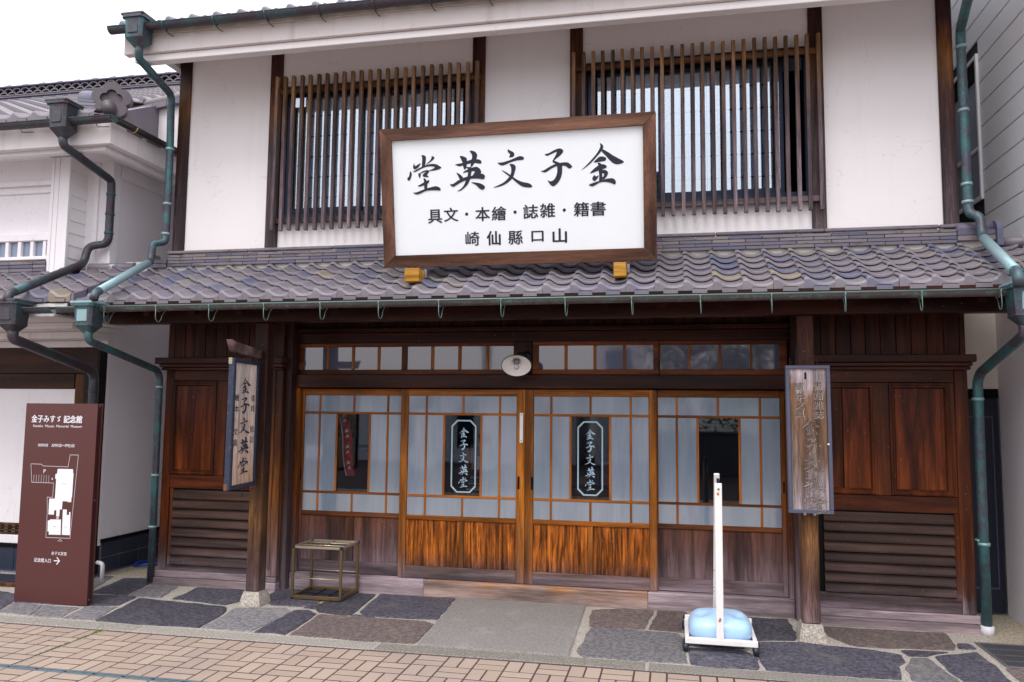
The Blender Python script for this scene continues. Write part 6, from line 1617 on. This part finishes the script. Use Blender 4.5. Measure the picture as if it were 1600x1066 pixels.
box('wall_core', RXW + 0.012, RXW + 0.1, -1.19, 6, 3.125, 7.0, 'grout_black', rb, 0)
box('rear_mass', RXW + 0.11, 8.0, -0.88, 6.0, 0.0, 6.8, 'lav_plaster', rb, 0)
z = 3.13
while z < 6.6:
    box('siding_board', RXW + 0.031, 8.0, -1.23, -1.20, z + 0.003, z + 0.2045, 'siding', rb, 0.005); z += 0.2085
box('front_core', RXW + 0.11, 8.0, -1.199, -0.881, 0.0, 6.6, 'lav_plaster', rb, 0)
wd = link('side_window', None, (RXW, 1.1, 3.70), rb); wd['label'] = 'window with blue-grey glass'
box('window_glass', RXW + 0.004, RXW + 0.009, 0.775, 1.51, 3.75, 4.86, 'bluegrey_glass', wd, 0)
box('shutter_box', RXW - 0.01, RXW + 0.009, 0.775, 1.51, 4.861, 5.05, 'black', wd, 0.004)
for a, b, c, d in ((0.74, 0.774, 3.705, 5.09), (1.511, 1.545, 3.705, 5.09)): box('window_frame', RXW - 0.02, RXW + 0.010, a, b, c, d, 'siding', wd, 0.003)
for c, d in ((3.705, 3.749), (5.051, 5.09), (4.18, 4.215)): box('window_frame', RXW - 0.018, RXW + 0.0035, 0.775, 1.51, c, d, 'siding', wd, 0.003)

# ================================================================== ACROSS THE STREET (seen mirrored in the panes)
def tree(x, y, h, r, seed, label):
    rnd = random.Random(seed)
    t = thing('street_tree', label, 'tree', (x, y, 0), 'trees across the street')
    v, f = tube_geo([(x, y, 0), (x + .05, y, h * .3), (x - .05, y + .05, h * .6), (x, y, h * .85)], [0.16, 0.12, 0.08, 0.03], 10)
    mb = MB(); mb.add(v, f)
    tips = []
    for k in range(14):
        a = rnd.uniform(0, 6.28); z0 = h * rnd.uniform(.28, .7); e = Vector((x + math.cos(a) * r * rnd.uniform(.5, .9), y + math.sin(a) * r * rnd.uniform(.5, .9), z0 + rnd.uniform(.3, 1.2)))
        v, f = tube_geo([(x, y, z0), ((x + e.x) / 2, (y + e.y) / 2, z0 + .2), e], [0.05, 0.035, 0.012], 6); mb.add(v, f); tips.append(e)
    mb.build('trunk', 'bark', t)
    lf = MB()
    for k in range(110):
        c = Vector((x, y, h * .62)) + Vector((rnd.gauss(0, r * .5), rnd.gauss(0, r * .5), rnd.gauss(0, h * .19))) if k > 14 else tips[k % 14]
        for j in range(55):
            p = c + Vector([rnd.gauss(0, .2) for _ in range(3)]); a, b = rnd.uniform(0, 6.28), rnd.uniform(-1, 1); s = rnd.uniform(.05, .09)
            d1 = Vector((math.cos(a), math.sin(a), b)).normalized() * s; d2 = d1.cross(Vector((rnd.uniform(-1, 1), rnd.uniform(-1, 1), 1))).normalized() * s * .5
            lf.add([p - d1, p + d2, p + d1, p - d2], [(0, 1, 2, 3)])
    lf.build('crown', 'leaf', t)
tree(0.35, -16.5, 5.3, 1.5, 3, 'bushy green tree across the street, the left one'); tree(2.5, -17.2, 4.9, 1.3, 5, 'bushy green tree across the street, the right one')
op = thing('low_shop_building', 'low pale shop building across the street, seen mirrored in the door panes', 'building', (-6.5, -19, 0))
box('wall', -14, -3.2, -24, -18.5, 0, 2.5, 'lav_plaster', op, 0); box('roof', -14.4, -2.8, -24.3, -17.9, 2.5, 2.68, 'tile2', op, 0.02)
for k in range(5): box('window', -13.2 + k * 2.0, -12.1 + k * 2.0, -18.49, -18.44, 0.5, 2.0, ['alu_navy', 'white', 'black'][k % 3], op, 0.01)
box('door', -4.4, -3.6, -18.49, -18.44, 0.0, 2.0, 'door_z', op, 0.01)
op2 = thing('narrow_white_building', 'narrow white building with a tall window across the street, seen mirrored in the panes', 'building', (-2.2, -20, 0))
box('wall', -2.6, -1.0, -23, -18.8, 0, 4.2, 'white', op2, 0); box('window', -2.2, -1.4, -18.79, -18.74, 2.6, 3.8, 'bluegrey_glass', op2, 0.01); box('parapet', -2.7, -0.9, -23.1, -18.7, 4.2, 4.35, 'lav_plaster', op2, 0.01)
hw = thing('street_wall', 'low dark wall under the trees across the street', 'wall', (3, -15, 0))
box('wall_body', -0.6, 7.0, -15.4, -15.2, 0, 1.15, 'flag_dark', hw, 0.01); box('wall_coping', -0.65, 7.05, -15.45, -15.15, 1.151, 1.22, 'tile_dark', hw, 0.01)
pl_ = thing('utility_pole', 'grey utility pole across the street', 'pole', (-4.9, -13, 0))
v, f = tube_geo([(-4.9, -13, 0), (-4.9, -13, 8.5)], [0.15, 0.10], 14); mesh_obj('pole_shaft', v, f, 'wall_stone', pl_, smooth_=True)
box('cross_arm', -5.8, -4.0, -13.05, -12.95, 7.6, 7.7, 'steel', pl_, 0.005)
for bx_, lab in ((-3.72, 'white cloth banner with a pink blossom on a pole across the street'), (-5.0, 'plain white cloth banner on a pole across the street')):
    wb = thing('white_banner', lab, 'banner', (bx_, -8.0, 0))
    v, f = tube_geo([(bx_ + 0.24, -8, 0), (bx_ + 0.24, -8, 1.9)], 0.012, 8); mesh_obj('pole', v, f, 'steel_white', wb)
    mb = MB(); mb.box(bx_ - 0.22, bx_ + 0.22, -8.005, -7.995, 0.55, 1.75); mb.build('banner_cloth', 'cloth_white', wb)
    if bx_ > -4:
        mb = MB()
        for q in range(5): 
            a_ = q * 1.2566 + 0.3; cx_, cz_ = bx_ + 0.075 * math.cos(a_), 1.2 + 0.075 * math.sin(a_)
            mb.add([(cx_ + 0.055 * math.cos(t * .785), -7.99, cz_ + 0.055 * math.sin(t * .785)) for t in range(8)], [tuple(range(8))])
        mb.build('blossom_print', 'book_b', wb)
bn = thing('reflection_banner', 'narrow red banner with white edge added inside the leftmost door in place of a mirror image', 'banner', (-3.24, 0.34, 1.0))
mb = MB(); mw = MB()  # cloth added inside the shop stands in for a banner reflected in the pane
for k in range(12):
    z0, z1 = 1.06 + k * 0.052, 1.06 + (k + 1) * 0.052
    cx = lambda z: -3.165 - (z - 1.06) * 0.13 + 0.008 * math.sin(z * 14)
    mb.add([(cx(z0) - 0.042, 0.34, z0), (cx(z0) + 0.042, 0.345, z0), (cx(z1) + 0.042, 0.345, z1), (cx(z1) - 0.042, 0.34, z1)], [(0, 1, 2, 3)])
    mw.add([(cx(z0) - 0.054, 0.339, z0), (cx(z0) - 0.043, 0.339, z0), (cx(z1) - 0.043, 0.339, z1), (cx(z1) - 0.054, 0.339, z1)], [(0, 1, 2, 3)])
    if k % 3: mw.add([(cx(z0) - 0.022, 0.336, z0 + .008), (cx(z0) + 0.018, 0.336, z0 + .018), (cx(z1) + 0.012, 0.336, z1 - .006), (cx(z1) - 0.004, 0.336, z1 - .014)], [(0, 1, 2, 3)])
mb.build('banner_cloth', 'red', bn); mw.build('banner_pattern', 'cloth_white', bn)
v, f = tube_geo([(-3.32, 0.35, 1.70), (-3.16, 0.35, 1.70)], 0.006, 8); mesh_obj('banner_rod', v, f, 'steel', bn)
print('tiles', nt, 'pavers', cnt, 'objects', len(bpy.data.objects))
